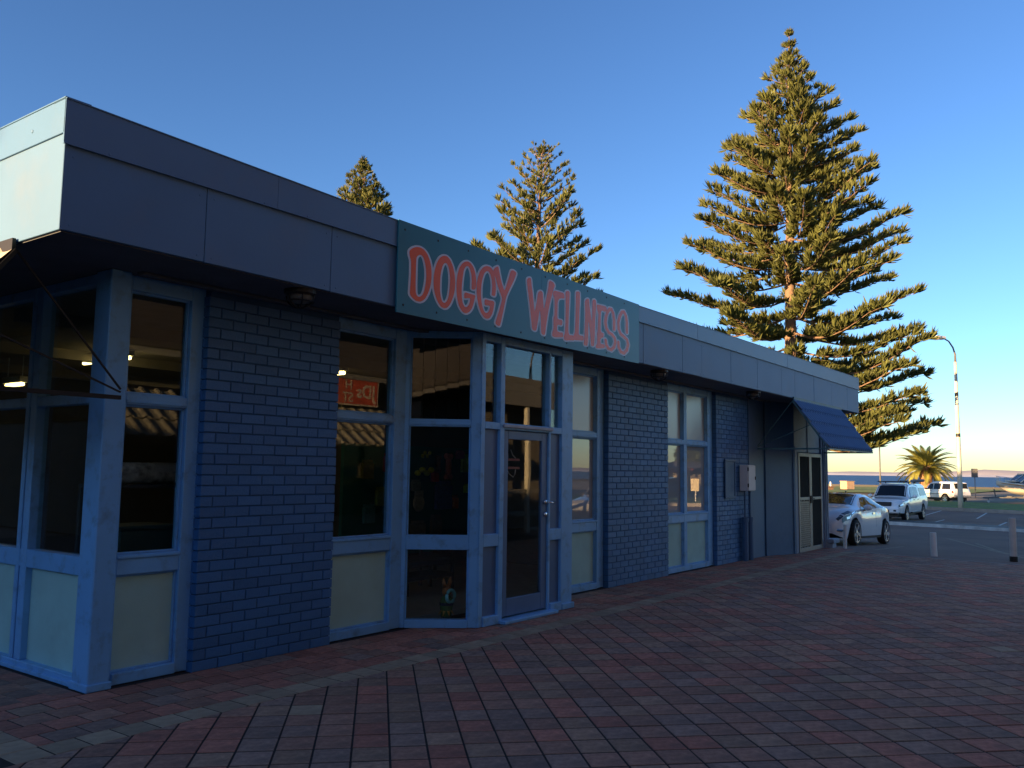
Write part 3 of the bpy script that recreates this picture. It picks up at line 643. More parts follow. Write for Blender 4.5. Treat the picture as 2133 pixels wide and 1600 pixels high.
# --- window awnings of pressed tile sheet
def awning(p_out, x0, x1, ytop, ybot, ztop, zbot, material, frame, T, label=None, rods=True, par=None, rows=4, pitch=.16):
    """T maps (along, out, z) to world; sheet falls outwards from ytop to ybot"""
    m_ = MB(); q = lambda s_, d, z: T(s_, d, z)
    for s_ in (x0, x1):
        m_.bar(q(s_, 0.0, zbot-.01), q(s_, ybot, zbot-.01), .03); m_.bar(q(s_, ytop, ztop-.03), q(s_, ybot, zbot-.012), .028)
        if rods:
            m_.bar(q(s_, 0.0, zbot+.05), q(s_, ytop, ztop-.03), .012); m_.bar(q(s_, 0.0, zbot+.03), q(s_, (ytop+ybot)/2, (ztop+zbot)/2-.03), .012)
    m_.bar(q(x0, ybot, zbot-.012), q(x1, ybot, zbot-.012), .025); m_.bar(q(x0, ytop+.017, ztop-.012), q(x1, ytop+.017, ztop-.012), .024, .12)
    a = m_.build('awning', frame, par)
    nrib = int((x1-x0)/pitch)
    for r_ in range(rows):
        m_ = MB(); t0 = r_/rows; t1 = (r_+1)/rows+.02; P = []
        for t, up in ((t0, .004), (t1, .052)):
            row = []
            for k in range(nrib*8+1):
                s_ = x0+(x1-x0)*k/(nrib*8); ph = (k % 8)/8.0
                wv = .040*max(0, math.sin(ph*2*PI))**.8 if ph < .5 else -.006*math.sin((ph-.5)*2*PI)
                row.append(q(s_, ytop+(ybot-ytop)*t, ztop+(zbot-ztop)*t+up+wv))
            P.append(row)
        tb = t1-.05; P.append([q(x0+(x1-x0)*k/(nrib*8), ytop+(ybot-ytop)*tb, ztop+(zbot-ztop)*tb-.035) for k in range(nrib*8+1)])
        m_.grid(P); m_.build('tile_row', material, a, smooth=False, recalc=True)
    return a
awning(0, 16.50, 19.72, .70, 1.36, 3.05, 2.11, AWNB, STEELT, lambda s_, d, z: Vector((s_, 6.10-d, z)), par=shop, pitch=.155)
awning(0, -14.0, -5.95, .775, 1.44, 3.05, 2.11, mat('pale_tile_sheet', (.46, .40, .31), .8, var=.2, scale=4), DARKM, lambda s_, d, z: Vector((3.32-d, -s_, z)), par=shop, pitch=.26)
# --- metering on the brick: cupboard door, cable pipes
mb = MB(); mb.box(14.83, 15.32, BY-.035, BY-.012, 1.16, 1.20, c=.004); mb.box(14.83, 15.32, BY-.035, BY-.012, 1.825, 1.865, c=.004); mb.box(14.83, 14.875, BY-.035, BY-.012, 1.20, 1.825, c=.004); mb.box(15.275, 15.32, BY-.035, BY-.012, 1.20, 1.825, c=.004)
mb.box(14.875, 15.275, BY-.022, BY-.012, 1.20, 1.825, c=0); mb.build('meter_cupboard', WALLP, shop)
for xx in (15.64, 15.90):
    mb = MB(); mb.tube([(xx, BY-.075, 1.30), (xx, BY-.075, .80)], .018, 8); mb.tube([(xx, BY-.075, .80), (xx, BY-.075, -.02)], .058, 10); mb.lathe([(.064, .72), (.064, .80), (0, .80)], (xx, BY-.075, 0), 10); mb.build('cable_pipe', WALLP, shop, smooth=False)
mbx = thing('meter_box', 'white metal meter box hung on the blue brick above two pipes', 'meter box', (15.72, BY-.1, 1.29))
mb = MB(); mb.box(15.55, 15.92, BY-.165, BY-.013, 1.29, 1.775, c=.006); mb.build('box_body', WHITEP, mbx)
mb = MB(); mb.box(15.562, 15.912, BY-.185, BY-.166, 1.30, 1.765, c=.006); mb.build('box_lid', WHITEP, mbx)
mb = MB(); mb.box(15.875, 15.90, BY-.20, BY-.186, 1.50, 1.56, c=.003); mb.build('latch', BLACK, mbx)
mb = MB(); [mb.box(15.545, 15.562, BY-.19, BY-.168, z, z+.07, c=.002) for z in (1.36, 1.66)]; mb.build('hinge', DARKM, mbx)
# --- bulkhead lights under the soffit
BULK = mat('bulkhead_glass', (.16, .16, .15), .25, var=.1)
for (x, lab) in ((4.60, 'caged oval light under the eave above the left brick pier'), (11.15, 'caged oval light under the eave just right of the teal sign'), (14.85, 'small caged light under the eave above the meter box')):
    t = thing('bulkhead_light', lab, 'light', (x, 5.56, 3.072), 0, 'caged bulkhead lights under the eave')
    m_ = MB(); m_.lathe([(0, 0), (.13, 0), (.13, -.03), (.115, -.045), (0, -.045)], (x, 5.56, 3.071), 18); m_.build('base_ring', DARKM, t, smooth=False)
    m_ = MB(); m_.lathe([(.10, -.04), (.098, -.06), (.08, -.09), (.045, -.11), (0, -.115)], (x, 5.56, 3.071), 16); m_.build('glass_dome', BULK, t, smooth=True)
    m_ = MB()
    for a in (0, PI/3, 2*PI/3): m_.tube([(x+.118*math.cos(b_)*math.cos(a), 5.56+.118*math.cos(b_)*math.sin(a), 3.025-.10*math.sin(b_)) for b_ in np.linspace(0, PI, 11)], .007, 5)
    m_.tube([(x+.112*math.cos(b_), 5.56+.112*math.sin(b_), 2.975) for b_ in np.linspace(0, 2*PI, 17)], .007, 5); m_.build('cage', DARKM, t)

# ================================================================== SIGN
sg = thing('shop_sign', 'long teal shop sign lettered DOGGY WELLNESS in orange with pale outlines', 'sign', (7.84, 5.37, 3.03))
for (a, b) in ((5.535, 7.848), (7.851, 10.165)):
    mb = MB(); slab(mb, a, b, 5.3655, 5.3785, lambda x: 3.022+.033*(x-5.535)/4.63, lambda x: 3.876-.024*(x-5.535)/4.63); mb.build('sign_board', SIGNT, sg)
mb = MB()
for zz in (3.10, 3.80):
    for xx in np.arange(5.62, 10.15, .46): mb.ball((xx, 5.365, zz), .012, .006, .012, 6)
mb.build('sign_screws', DARKM, sg)
def topix(px, py):                                                   # point of the sign face seen at a pixel of the photograph
    v = _f + _r2*((px-W0/2)/FPX) - _u2*((py-H0/2)/FPX); t = 5.365/v.y; return (v.x*t, EYE+v.z*t)
CA = lambda pts: [topix(830+x/8.0, 490+y/8.0) for x, y in pts]
CB = lambda pts: [topix(1080+x/8.0, 560+y/8.0) for x, y in pts]
K = 0.62
def smooth_poly(p, it=1):
    for _ in range(it):
        q = []
        for i in range(len(p)):
            a = p[i]; b = p[(i+1) % len(p)]; q += [(a[0]*.8+b[0]*.2, a[1]*.8+b[1]*.2), (a[0]*.2+b[0]*.8, a[1]*.2+b[1]*.8)]
        p = q
    return p
def sdf(polys, strokes, X, Z):
    """signed distance in a plane squeezed along x; polys = even-odd outlines, strokes = (polyline, radius)"""
    d = np.full(X.shape, 1e9); ins = np.zeros(X.shape, bool)
    def seg(a, b):
        ax, az = a[0]*K, a[1]; bx_, bz = b[0]*K, b[1]; dx, dz = bx_-ax, bz-az
        t = np.clip(((X*K-ax)*dx+(Z-az)*dz)/max(dx*dx+dz*dz, 1e-12), 0, 1); return np.hypot(X*K-ax-t*dx, Z-az-t*dz)
    for p in polys:
        for i in range(len(p)):
            a, b = p[i], p[(i+1) % len(p)]; d = np.minimum(d, seg(a, b))
            if a[1] != b[1]:
                cnd = ((a[1] > Z) != (b[1] > Z)) & (X < (b[0]-a[0])*(Z-a[1])/(b[1]-a[1])+a[0]); ins ^= cnd
    d = np.where(ins, -d, d) if polys else d
    for pl, r_ in strokes:
        for a, b in zip(pl, pl[1:]): d = np.minimum(d, seg(a, b)-r_)
    return d
def contour(D, xs_, zs_, lev):
    nx, nz_ = len(xs_), len(zs_); V = []; idx = {}; F = []
    def vid(key, p):
        if key not in idx: idx[key] = len(V); V.append(p)
        return idx[key]
    cand = np.argwhere((np.minimum(np.minimum(D[:-1, :-1], D[1:, :-1]), np.minimum(D[:-1, 1:], D[1:, 1:])) < lev))
    for i, j in cand:
        cs = [(i, j), (i+1, j), (i+1, j+1), (i, j+1)]; poly = []
        for k in range(4):
            a = cs[k]; b = cs[(k+1) % 4]; da = D[a]-lev; db = D[b]-lev
            if da < 0: poly.append(vid(a, (xs_[a[0]], zs_[a[1]])))
            if da*db < 0:
                t = da/(da-db); poly.append(vid((min(a, b), max(a, b)), (xs_[a[0]]+(xs_[b[0]]-xs_[a[0]])*t, zs_[a[1]]+(zs_[b[1]]-zs_[a[1]])*t)))
        if len(poly) >= 3: F.append(tuple(poly))
    return V, F
GL = []
GL.append(('D', [CA([(178,290),(185,255),(230,215),(300,195),(370,205),(430,245),(480,315),(525,430),(548,560),(550,700),(535,830),(500,950),(455,1040),(410,1090),(350,1112),(280,1090),(220,1035),(185,985),(195,840),(205,680),(208,520),(207,420),(185,350)]),
   CA([(295,390),(310,350),(345,325),(385,332),(415,375),(440,460),(458,570),(462,690),(450,810),(425,930),(395,1000),(350,1030),(310,1018),(285,960),(283,830),(285,680),(290,530)])], []))
GL.append(('O', [CA([(580,800),(585,680),(605,560),(640,450),(690,370),(750,340),(810,352),(860,410),(905,520),(935,650),(945,790),(935,920),(905,1040),(860,1150),(810,1210),(760,1222),(700,1190),(650,1110),(610,1000),(588,900)]),
   CA([(690,800),(695,690),(710,590),(735,500),(770,460),(805,470),(835,540),(852,640),(858,770),(850,900),(835,1010),(805,1100),(765,1135),(725,1110),(700,1030),(688,920)])], []))
GL.append(('G', [CA([(1215,905),(1280,908),(1295,830),(1293,740),(1280,640),(1250,540),(1210,475),(1160,437),(1105,440),(1050,480),(1010,550),(980,660),(965,790),(963,920),(975,1050),(1000,1160),(1040,1245),(1085,1295),(1135,1302),(1185,1275),(1225,1215),(1255,1120),(1272,1040),(1278,1000),(1185,975),(1105,950),(1090,985),(1092,1055),(1150,1048),(1195,1050),(1190,1100),(1170,1160),(1135,1200),(1100,1195),(1070,1140),(1055,1060),(1050,950),(1055,820),(1070,680),(1090,570),(1125,515),(1160,515),(1190,560),(1212,650),(1220,750),(1218,840)])], []))
GL.append(('G', [CA([(1548,1005),(1610,1020),(1622,900),(1615,780),(1600,680),(1575,585),(1530,530),(1470,512),(1410,530),(1360,590),(1325,680),(1303,800),(1298,930),(1310,1060),(1335,1190),(1375,1300),(1420,1370),(1470,1398),(1520,1380),(1560,1310),(1585,1210),(1598,1100),(1500,1085),(1440,1065),(1430,1095),(1432,1165),(1490,1172),(1522,1182),(1515,1240),(1490,1285),(1455,1300),(1425,1275),(1400,1210),(1382,1120),(1372,1000),(1375,860),(1395,730),(1425,640),(1460,598),(1500,605),(1530,655),(1552,750),(1560,850),(1555,940)])], []))
GL.append(('Y', [CA([(1575,585),(1600,545),(1650,520),(1663,522),(1680,620),(1710,770),(1765,940),(1800,830),(1840,700),(1872,588),(1905,585),(1945,605),(1965,640),(1920,760),(1860,880),(1800,1010),(1780,1090),(1750,1240),(1715,1400),(1690,1515),(1650,1510),(1608,1465),(1640,1370),(1680,1240),(1715,1120),(1725,1050),(1690,950),(1650,840),(1620,720),(1600,680)])], []))
GL.append(('W', [CB([(135,185),(160,152),(205,148),(215,260),(235,420),(250,580),(267,720),(285,650),(305,540),(318,420),(335,378),(370,368),(398,385),(405,450),(410,560),(422,685),(445,580),(470,450),(495,320),(505,200),(545,205),(585,235),(605,275),(580,350),(550,450),(510,620),(480,800),(455,960),(440,1100),(410,1105),(378,1080),(372,1000),(370,850),(352,665),(335,780),(315,900),(295,1030),(255,1032),(222,1000),(215,900),(190,650),(160,400)])], []))
GL.append(('E', [CB([(590,362),(680,385),(760,410),(768,500),(720,490),(670,500),(650,560),(648,700),(645,830),(680,850),(730,858),(728,930),(710,945),(660,930),(640,945),(640,1040),(680,1058),(735,1062),(745,1140),(690,1140),(600,1140),(560,1120),(562,1060),(580,1010),(583,900),(580,830),(600,760),(602,620),(600,490),(572,430),(575,390)])], []))
GL.append(('L', [CB([(780,390),(795,372),(830,368),(850,390),(848,520),(838,700),(830,880),(828,1060),(845,1105),(900,1110),(940,1120),(935,1195),(850,1190),(765,1195),(748,1130),(770,1080),(780,900),(785,700),(785,520)])], []))
GL.append(('L', [CB([(955,400),(965,380),(1000,378),(1022,395),(1022,520),(1012,750),(1005,950),(1000,1090),(1020,1110),(1085,1118),(1085,1200),(1010,1190),(925,1190),(920,1110),(940,1060),(948,850),(955,600)])], []))
GL.append(('N', [CB([(1105,540),(1120,510),(1155,495),(1175,510),(1180,600),(1200,760),(1225,900),(1228,700),(1232,540),(1240,515),(1270,510),(1292,540),(1285,700),(1275,900),(1268,1100),(1260,1285),(1225,1292),(1205,1275),(1200,1150),(1185,1010),(1165,850),(1160,1000),(1155,1150),(1150,1280),(1115,1285),(1085,1265),(1095,1150),(1105,950),(1110,750)])], []))
GL.append(('E', [CB([(1300,590),(1380,610),(1460,630),(1475,690),(1440,720),(1390,695),(1372,720),(1368,860),(1365,1040),(1395,1070),(1418,1072),(1415,1140),(1380,1150),(1365,1170),(1362,1230),(1375,1255),(1430,1260),(1440,1320),(1370,1325),(1295,1325),(1285,1290),(1310,1240),(1312,1130),(1305,1090),(1320,1020),(1325,860),(1330,740),(1310,690),(1305,640)])], []))
SR = .0205
GL.append(('S', [], [(CB([(1592,1005),(1592,860),(1575,740),(1548,680),(1515,672),(1480,720),(1458,800),(1448,890),(1462,985),(1500,1060),(1555,1095),(1598,1150),(1612,1225),(1590,1305),(1545,1350),(1495,1330),(1460,1265),(1450,1190)]), SR)]))
GL.append(('S', [], [(CB([(1805,1060),(1806,900),(1790,790),(1758,720),(1722,722),(1685,790),(1663,890),(1668,1000),(1700,1085),(1755,1130),(1808,1185),(1824,1265),(1805,1355),(1755,1408),(1705,1385),(1668,1310),(1662,1225)]), SR)]))
for gi, (ch, polys, strokes) in enumerate(GL):
    polys = [smooth_poly(p, 2) for p in polys]
    ap = [p for q in polys for p in q]+[p for pl, r_ in strokes for p in pl]
    x0, x1 = min(p[0] for p in ap)-.09, max(p[0] for p in ap)+.09; z0, z1 = min(p[1] for p in ap)-.06, max(p[1] for p in ap)+.06
    st = .0075; xs_ = np.arange(x0, x1, st/K*.8); zs_ = np.arange(z0, z1, st); X, Z = np.meshgrid(xs_, zs_, indexing='ij'); D = sdf(polys, strokes, X, Z)
    lay = gi % 2
    V, F = contour(D, xs_, zs_, .0165); m_ = MB(); yy = 5.3645-lay*.0006; m_.add([(x, yy, z) for x, z in V], F); lt = m_.build('letter', SIGNP, sg, recalc=False)
    V, F = contour(D, xs_, zs_, 0.0); m_ = MB(); yy = 5.3625-lay*.0006; m_.add([(x, yy, z) for x, z in V], F); m_.build('letter_fill', SIGNO, lt, recalc=False)

# ================================================================== TREES
def norm(a): return a/np.maximum(np.linalg.norm(a, axis=-1, keepdims=True), 1e-9)
def blades(base, dirs, length, width, n, spread, rng):
    """n tapered blades fanning round each direction; returns vertices and triangles"""
    m_ = len(base); B = np.repeat(base, n, 0); Dn = np.repeat(norm(dirs), n, 0); Ln = np.repeat(length, n)*rng.uniform(.7, 1.1, m_*n)
    d = norm(Dn+rng.normal(0, spread, (m_*n, 3))); side = norm(np.cross(d, rng.normal(0, 1, (m_*n, 3)))); Wd = np.repeat(width, n)*rng.uniform(.7, 1.2, m_*n)
    B = B+d*(Ln*rng.uniform(0, .22, m_*n))[:, None]
    up = np.array([0, 0, 1.0])
    mid = B+d*(Ln*.55)[:, None]+up*(Ln*.05)[:, None]; tip = B+d*Ln[:, None]+up*(Ln*.16)[:, None]
    V = np.stack([B-side*(Wd*.25)[:, None], B+side*(Wd*.25)[:, None], mid+side*(Wd*.5)[:, None], tip, mid-side*(Wd*.5)[:, None]], 1).reshape(-1, 3)
    k = np.arange(m_*n)*5; F = np.concatenate([np.stack([k, k+1, k+2], 1), np.stack([k, k+2, k+4], 1), np.stack([k+4, k+2, k+3], 1)])
    return V, F
def limb_mesh(mb, pts, r0, r1, n=5): mb.tube(pts, list(np.linspace(r0, r1, len(pts))), n, cap=False)
def island_pine(name, label, base, height, prof, seed, whorl=.62, nb=6, tuft=.42, rise_top=55, rise_bot=4, bare=.30, leader=1.2, dens=1.0, blade_n=9, lean=(0, 0), cutz=0.0, group=None):
    """Norfolk Island pine: whorled limbs, each carrying upright brush-like tufts along its outer part"""
    rng = np.random.default_rng(seed); t = thing(name, label, 'tree', base, 0, group); base = np.array(base, float)
    tr = MB(); axis = lambda h: base+np.array([lean[0]*(h/height)**1.5, lean[1]*(h/height)**1.5, h])
    hs = np.linspace(0, height-.15, 16); tr.tube([axis(h) for h in hs], [max(.02, .0125*height*1.25*(1-h/height)**.8+.012) for h in hs], 12)
    trunk = tr.build('trunk', BARK, t, smooth=True)
    lb = MB(); TB = []; TD = []; TL = []
    h = max(2.2, cutz)
    while h < height-.35:
        f = (height-h); Rr = interp(prof, f); el = R(rise_bot+(rise_top-rise_bot)*max(0, 1-f/(height*.62))**1.3)
        k = nb if f > 2.5 else 5; a0 = rng.uniform(0, 2*PI)
        for b_ in range(k):
            if rng.random() < .06 and f > 4: continue
            a = a0+2*PI*b_/k+rng.normal(0, .12); ts = tuft*min(1, .38+f/11.0); Lb = Rr*rng.uniform(.80, 1.01)/max(math.cos(el), .4)
            if rng.random() < .14: Lb *= rng.uniform(.5, .8)
            e = el+rng.normal(0, .05); hz = np.array([math.cos(a), math.sin(a), 0]); side = np.array([-math.sin(a), math.cos(a), 0])
            nseg = 8; pts = []; p0 = axis(h+rng.normal(0, .06)); sag = (.05+.10*min(1, Lb/7))*Lb; up_t = .085*Lb*min(1, Lb/5)
            bow = rng.normal(0, .05)*Lb
            for i in range(nseg+1):
                s_ = i/nseg; pts.append(p0+hz*Lb*math.cos(e)*s_+side*bow*s_*s_+np.array([0, 0, Lb*math.sin(e)*s_-sag*math.sin(PI*min(1, s_*1.15))*.6+up_t*s_**3]))
            rr = .012+.0085*Lb; limb_mesh(lb, pts, rr, .012, 5)
            nt_ = int(max(4, dens*Lb*4.6)); P = np.array(pts); br = bare*min(1, Lb/3.5)*(0.75+.5*rng.random())
            for j in range(nt_):
                s_ = br+(1-br)*max(0, (j+rng.uniform(-.3, .3))/max(1, nt_-1))**.92; s_ = min(max(s_, 0.05), 1); q = s_*nseg; i = min(int(q), nseg-1); p = P[i]+(P[i+1]-P[i])*(q-i); d_ = norm(P[i+1]-P[i])
                # side branchlet carrying one to three brushes
                sg = 1 if j % 2 == 0 else -1; bl = ts*(.5+2.1*(1-s_)**.7*min(1, Lb/4))*rng.uniform(.6, 1.25)
                dd = norm(d_*.75+side*sg*rng.uniform(.5, 1.1)+np.array([0, 0, rng.uniform(.0, .35)])); nbru = 1+int(bl/(ts*.75))
                for q_ in range(nbru):
                    u_ = (q_+1)/nbru; pp = p+dd*bl*u_*.9
                    TB.append(pp); TD.append(norm(dd*.55+d_*.35+np.array([0, 0, .55+.25*rng.random()])+rng.normal(0, .15, 3))); TL.append(ts*rng.uniform(.75, 1.2))
                if bl > .5: lb.tube([p, p+dd*bl*.9], [.012, .006], 3, cap=False)
            TB.append(P[-1]-d_*.05); TD.append(norm(d_+np.array([0, 0, .55]))); TL.append(ts*1.35)
        h += whorl*rng.uniform(.75, 1.25)*(1 if f > 6 else .72)
    ax = axis(height)
    if leader:
        for k_ in range(3):
            for b_ in range(5):
                a = 2*PI*b_/5+k_; TB.append(axis(height-.2-leader*k_*.33)); TD.append(np.array([math.cos(a), math.sin(a), .35])); TL.append(.32+.12*k_)
    TB = np.array(TB); TD = np.array(TD); TL = np.array(TL)
    V, F = blades(TB, TD, TL, TL*.19, blade_n, .36, rng)
    np_mesh('crown', V, F, PINE, t, off=base)
    limbs = lb.build('limbs', BARK, t, recalc=False)
    return t
prof1 = [(0, .06), (1.0, .22), (2.4, .65), (4.8, 2.2), (7.8, 3.8), (11.6, 5.6), (15.2, 6.8), (18.6, 7.6), (21.4, 8.0), (24, 7.6), (29, 6)]
island_pine('island_pine', 'tallest dark green pine standing behind the right end of the shop', (60.8, 20.03, -.5), 34.9, [(a*1.255, b*1.255) for a, b in prof1], 3, whorl=1.12, nb=6, tuft=.56, rise_top=26, rise_bot=-4, bare=.16, leader=3.2, dens=.86, blade_n=13, lean=(.1, -.35), cutz=4.5)
prof2 = [(0, .5), (.8, 1.15), (2.0, 1.7), (4, 2.4), (6, 3.1), (8, 3.9), (10, 4.5), (14, 5.5), (20, 6)]
island_pine('island_pine', 'medium pine with loose rounded top showing above the teal sign', (45.9, 32.1, -.55), 23.9, prof2, 8, whorl=.85, nb=5, tuft=.42, rise_top=38, rise_bot=12, bare=.22, leader=.5, dens=.85, blade_n=12, lean=(.2, -.5), cutz=8)
prof3 = [(0, .06), (.6, .28), (1.4, .70), (2.6, 1.35), (4, 1.95), (6, 2.8), (10, 4.2), (20, 6)]
island_pine('island_pine', 'smallest dense pine tip rising over the roof left of the sign', (42.6, 45.05, -.55), 24.8, prof3, 21, whorl=.55, nb=6, tuft=.46, rise_top=26, rise_bot=14, bare=.12, leader=1.1, dens=1.0, blade_n=12, cutz=12)
island_pine('island_pine', 'pine whose branch tips just enter the picture at the right edge', (55.5, -3.0, -.6), 21.0, prof1, 33, whorl=.75, nb=6, tuft=.46, bare=.25, leader=1.5, dens=.8, blade_n=8, cutz=5)
# --- date palm
def palm(base, label, trunk_h=3.0, nf=64, fl=3.1):
    rng = np.random.default_rng(5); t = thing('date_palm', label, 'palm tree', base)
    b0 = Vector(base); m_ = MB(); P = []
    prof = [(.0, .78), (.5, .62), (1.2, .56), (2.0, .60), (2.5, .68), (2.85, .62), (3.1, .3)]
    m_.lathe([(r_, h_) for h_, r_ in prof], base, 18)
    for k in range(26):                                             # old leaf bases wrap the trunk
        for j in range(11):
            a = 2*PI*(j+(k % 2)*.5)/11+k*.07; h_ = .15+k*.108; r_ = interp(prof, h_)
            c = Vector((math.cos(a), math.sin(a), 0)); s_ = Vector((-math.sin(a), math.cos(a), 0)); q = b0+Vector((0, 0, h_))+c*(r_-.02)
            ln = .17 if k < 20 else .30
            m_.add([q-s_*.11, q+s_*.11, q+s_*.06+c*.07+Vector((0, 0, ln)), q-s_*.06+c*.07+Vector((0, 0, ln)), q+Vector((0, 0, -.07))+c*.03], [(0, 1, 2, 3), (0, 4, 1), (4, 2, 1), (0, 3, 4)])
    m_.build('trunk', PALMT, t, recalc=False)
    top = b0+Vector((0, 0, trunk_h-.25))
    cache_ = {}
    for i in range(nf):
        u = (i+.5)/nf; el = R(82-100*u**1.05)+rng.normal(0, .05); a = i*2.39996+rng.normal(0, .12); kind = int(u*9)
        if kind not in cache_:
            n_ = 12; pts = []; e0 = 0.0; p = np.zeros(3); curl = (.05+.10*(.3+u*.4))
            for k in range(n_+1):
                pts.append(p.copy()); ang = -curl*k*.9; p = p+np.array([math.cos(ang), 0, math.sin(ang)])*fl/n_
            pts = np.array(pts); V = []; F = []
            f_ = MB(); f_.tube([tuple(q) for q in pts], list(np.linspace(.045, .008, n_+1)), 4, cap=False)
            nl = 44
            for k in range(nl):
                s_ = .12+.88*k/(nl-1); q = s_*n_; j = min(int(q), n_-1); c = pts[j]+(pts[j+1]-pts[j])*(q-j); d_ = norm(pts[j+1]-pts[j]); ll = .62*math.sin(PI*min(1, .18+s_*.80))**.7*(1.05-.3*s_)
                for sg in (1, -1):
                    dd = norm(d_*.75+np.array([0, sg*.75, .30])); tip = c+dd*ll+np.array([0, 0, -.10*ll]); w_ = d_*.030
                    mid = c+dd*ll*.5+np.array([0, 0, .02]); f_.add([c-w_, c+w_, mid+w_, tip, mid-w_], [(0, 1, 2, 4), (4, 2, 3)])
            o = f_.build('frond', PALMG, t, recalc=False, off=(0, 0, 0)); cache_[kind] = o.data
        else: o = link('frond', cache_[kind], t)
        sc = rng.uniform(.85, 1.08)*(.9 if u < .15 else 1)
        o.matrix_local = Matrix.Translation(top-b0+Vector((0, 0, .25-.35*u))) @ Matrix.Rotation(a, 4, 'Z') @ Matrix.Translation((.22, 0, 0)) @ Matrix.Rotation(-el, 4, 'Y') @ Matrix.Rotation(rng.normal(0, .25), 4, 'X') @ Matrix.Diagonal((sc, sc, sc, 1))
palm((97.5, 18.25, -.45), 'stout date palm with thick brown trunk beside the sea front')

# ================================================================== POLES, BOLLARDS, SMALL THINGS
def street_lamp(base, h, label, aim=(-1, .55)):
    t = thing('street_lamp', label, 'street lamp', base); b = Vector(base); m_ = MB()
    d = Vector((aim[0], aim[1], 0)).normalized()
    hs = np.linspace(0, h*.86, 10); m_.tube([b+Vector((0, 0, z)) for z in hs], list(np.linspace(.165, .085, 10)), 14); m_.build('pole', POLEC, t, smooth=True)
    m_ = MB()
    for f_, hh in ((.415, .045), (.655, .05)):
        r_ = .165-.08*f_/.86+.005; m_.lathe([(r_, h*f_), (r_, h*f_+h*hh*.45), (r_-.02, h*f_+h*hh*.45)], base, 14)
    m_.build('dark_band', BLACK, t, smooth=False)
    m_ = MB(); top = b+Vector((0, 0, h*.855)); m_.tube([top, top+Vector((0, 0, h*.05)), top+d*.18+Vector((0, 0, h*.09)), top+d*.55+Vector((0, 0, h*.125)), top+d*1.1+Vector((0, 0, h*.142))], [.07, .06, .05, .045, .04], 8); m_.build('arm', GREYP, t, smooth=True)
    e = top+d*1.35+Vector((0, 0, h*.143)); n_ = Vector((-d.y, d.x, 0)); m_ = MB(); m_.obox(e, d*.38, n_*.17, (0, 0, .085), c=.06); hd = m_.build('lamp_head', WHITEP, t)
    m_ = MB(); m_.obox(e-Vector((0, 0, .10)), d*.26, n_*.12, (0, 0, .03), c=.02); m_.build('lens', mat('lamp_lens', (.35, .28, .2), .2), hd)
street_lamp((61.6, 9.55, -.40), 10.92, 'tall pale street lamp with dark bands standing on the lawn')
street_lamp((36.5, -14.3, -.56), 8.4, 'street lamp mirrored in the glass above the shop door', aim=(-1, 1.2))
t = thing('pole', 'thin grey pole rising beyond the white ute', 'pole', (112, 26.1, -.5)); mb = MB(); mb.tube([(112, 26.1, -.5), (112, 26.1, 5.2)], [.10, .075], 10); mb.build('shaft', GREYP, t, smooth=True); mb = MB(); mb.ball((112, 26.1, 5.25), .11); mb.build('cap', GREYP, t, smooth=True)
def bollard(x, y, h, r_, label, tilt=0.0, sleeve=False, group='white bollards along the paving edge'):
    z = gz(x)-.03; t = thing('bollard', label, 'bollard', (x, y, z), 0, group); m_ = MB()
    m_.tube([(x, y, z), (x+tilt*.3, y+tilt, z+h-.02), (x+tilt*.3, y+tilt, z+h)], [r_, r_*.98, r_*.9], 14); m_.build('post', WHITEP if not sleeve else mat('grey_post_paint', (.56, .53, .49), .6, var=.12, scale=5), t)
    m_ = MB()
    if sleeve: m_.lathe([(r_*1.12, -.01), (r_*1.12, .13), (r_, .14)], (x, y, z), 14); m_.build('base_sleeve', DARKM, t)
    else: m_.lathe([(r_*1.25, 0), (r_*1.2, .02), (r_, .025)], (x, y, z), 14); m_.build('base_plate', CONC, t)
bollard(20.25, 3.68, .53, .066, 'short white bollard standing alone near the middle of the paving edge', .012)
bollard(20.05, 2.19, .90, .066, 'taller grey bollard with dark base near the right edge', 0, True)
bollard(20.66, 5.62, .60, .042, 'thin white post in front of the white hatchback', -.015)
# folding board on the island
t = thing('sandwich_board', 'folding sandwich board with dark legs on the traffic island', 'sign', (42.0, 3.75, -.46))
mb = MB(); mb.obox((41.85, 3.7, -.03), (.10, 0, .40), (0, .30, 0), (.012, 0, -.003)); mb.obox((42.2, 3.7, -.03), (-.10, 0, .40), (0, .30, 0), (.012, 0, .003)); mb.build('board', mat('board_tan', (.5, .38, .22), .7), t)
mb = MB()
for sx in (1, -1):
    for yy in (3.38, 4.02): mb.bar((42.02-sx*.05, yy, .42), (42.02-sx*.30, yy, -.46), .035)
mb.build('legs', BLACK, t)
t = thing('notice_sign', 'small grey sign panel on a thin post behind the white wagon', 'sign', (95, 13.4, -.575)); mb = MB(); mb.tube([(95, 13.4, -.575), (95, 13.4, 2.2)], .035, 8); mb.build('post', GREYP, t)
mb = MB(); mb.obox((94.95, 13.4, 1.95), (.02, .0, 0), (-.03, .28, 0), (0, 0, .42), c=.008); mb.build('sign_panel', GREYP, t)
t = thing('barbecue_block', 'square tan masonry block standing on the sea front lawn', 'block', (125, 33.5, -.42)); mb = MB(); mb.obox((125, 33.5, .14), (.55, -.36, 0), (.36, .55, 0), (0, 0, .54), c=.02); mb.build('block', BBQ, t); mb = MB(); mb.obox((125, 33.5, .71), (.6, -.4, 0), (.4, .6, 0), (0, 0, .035), c=.01); mb.build('slab_top', BBQ, t)
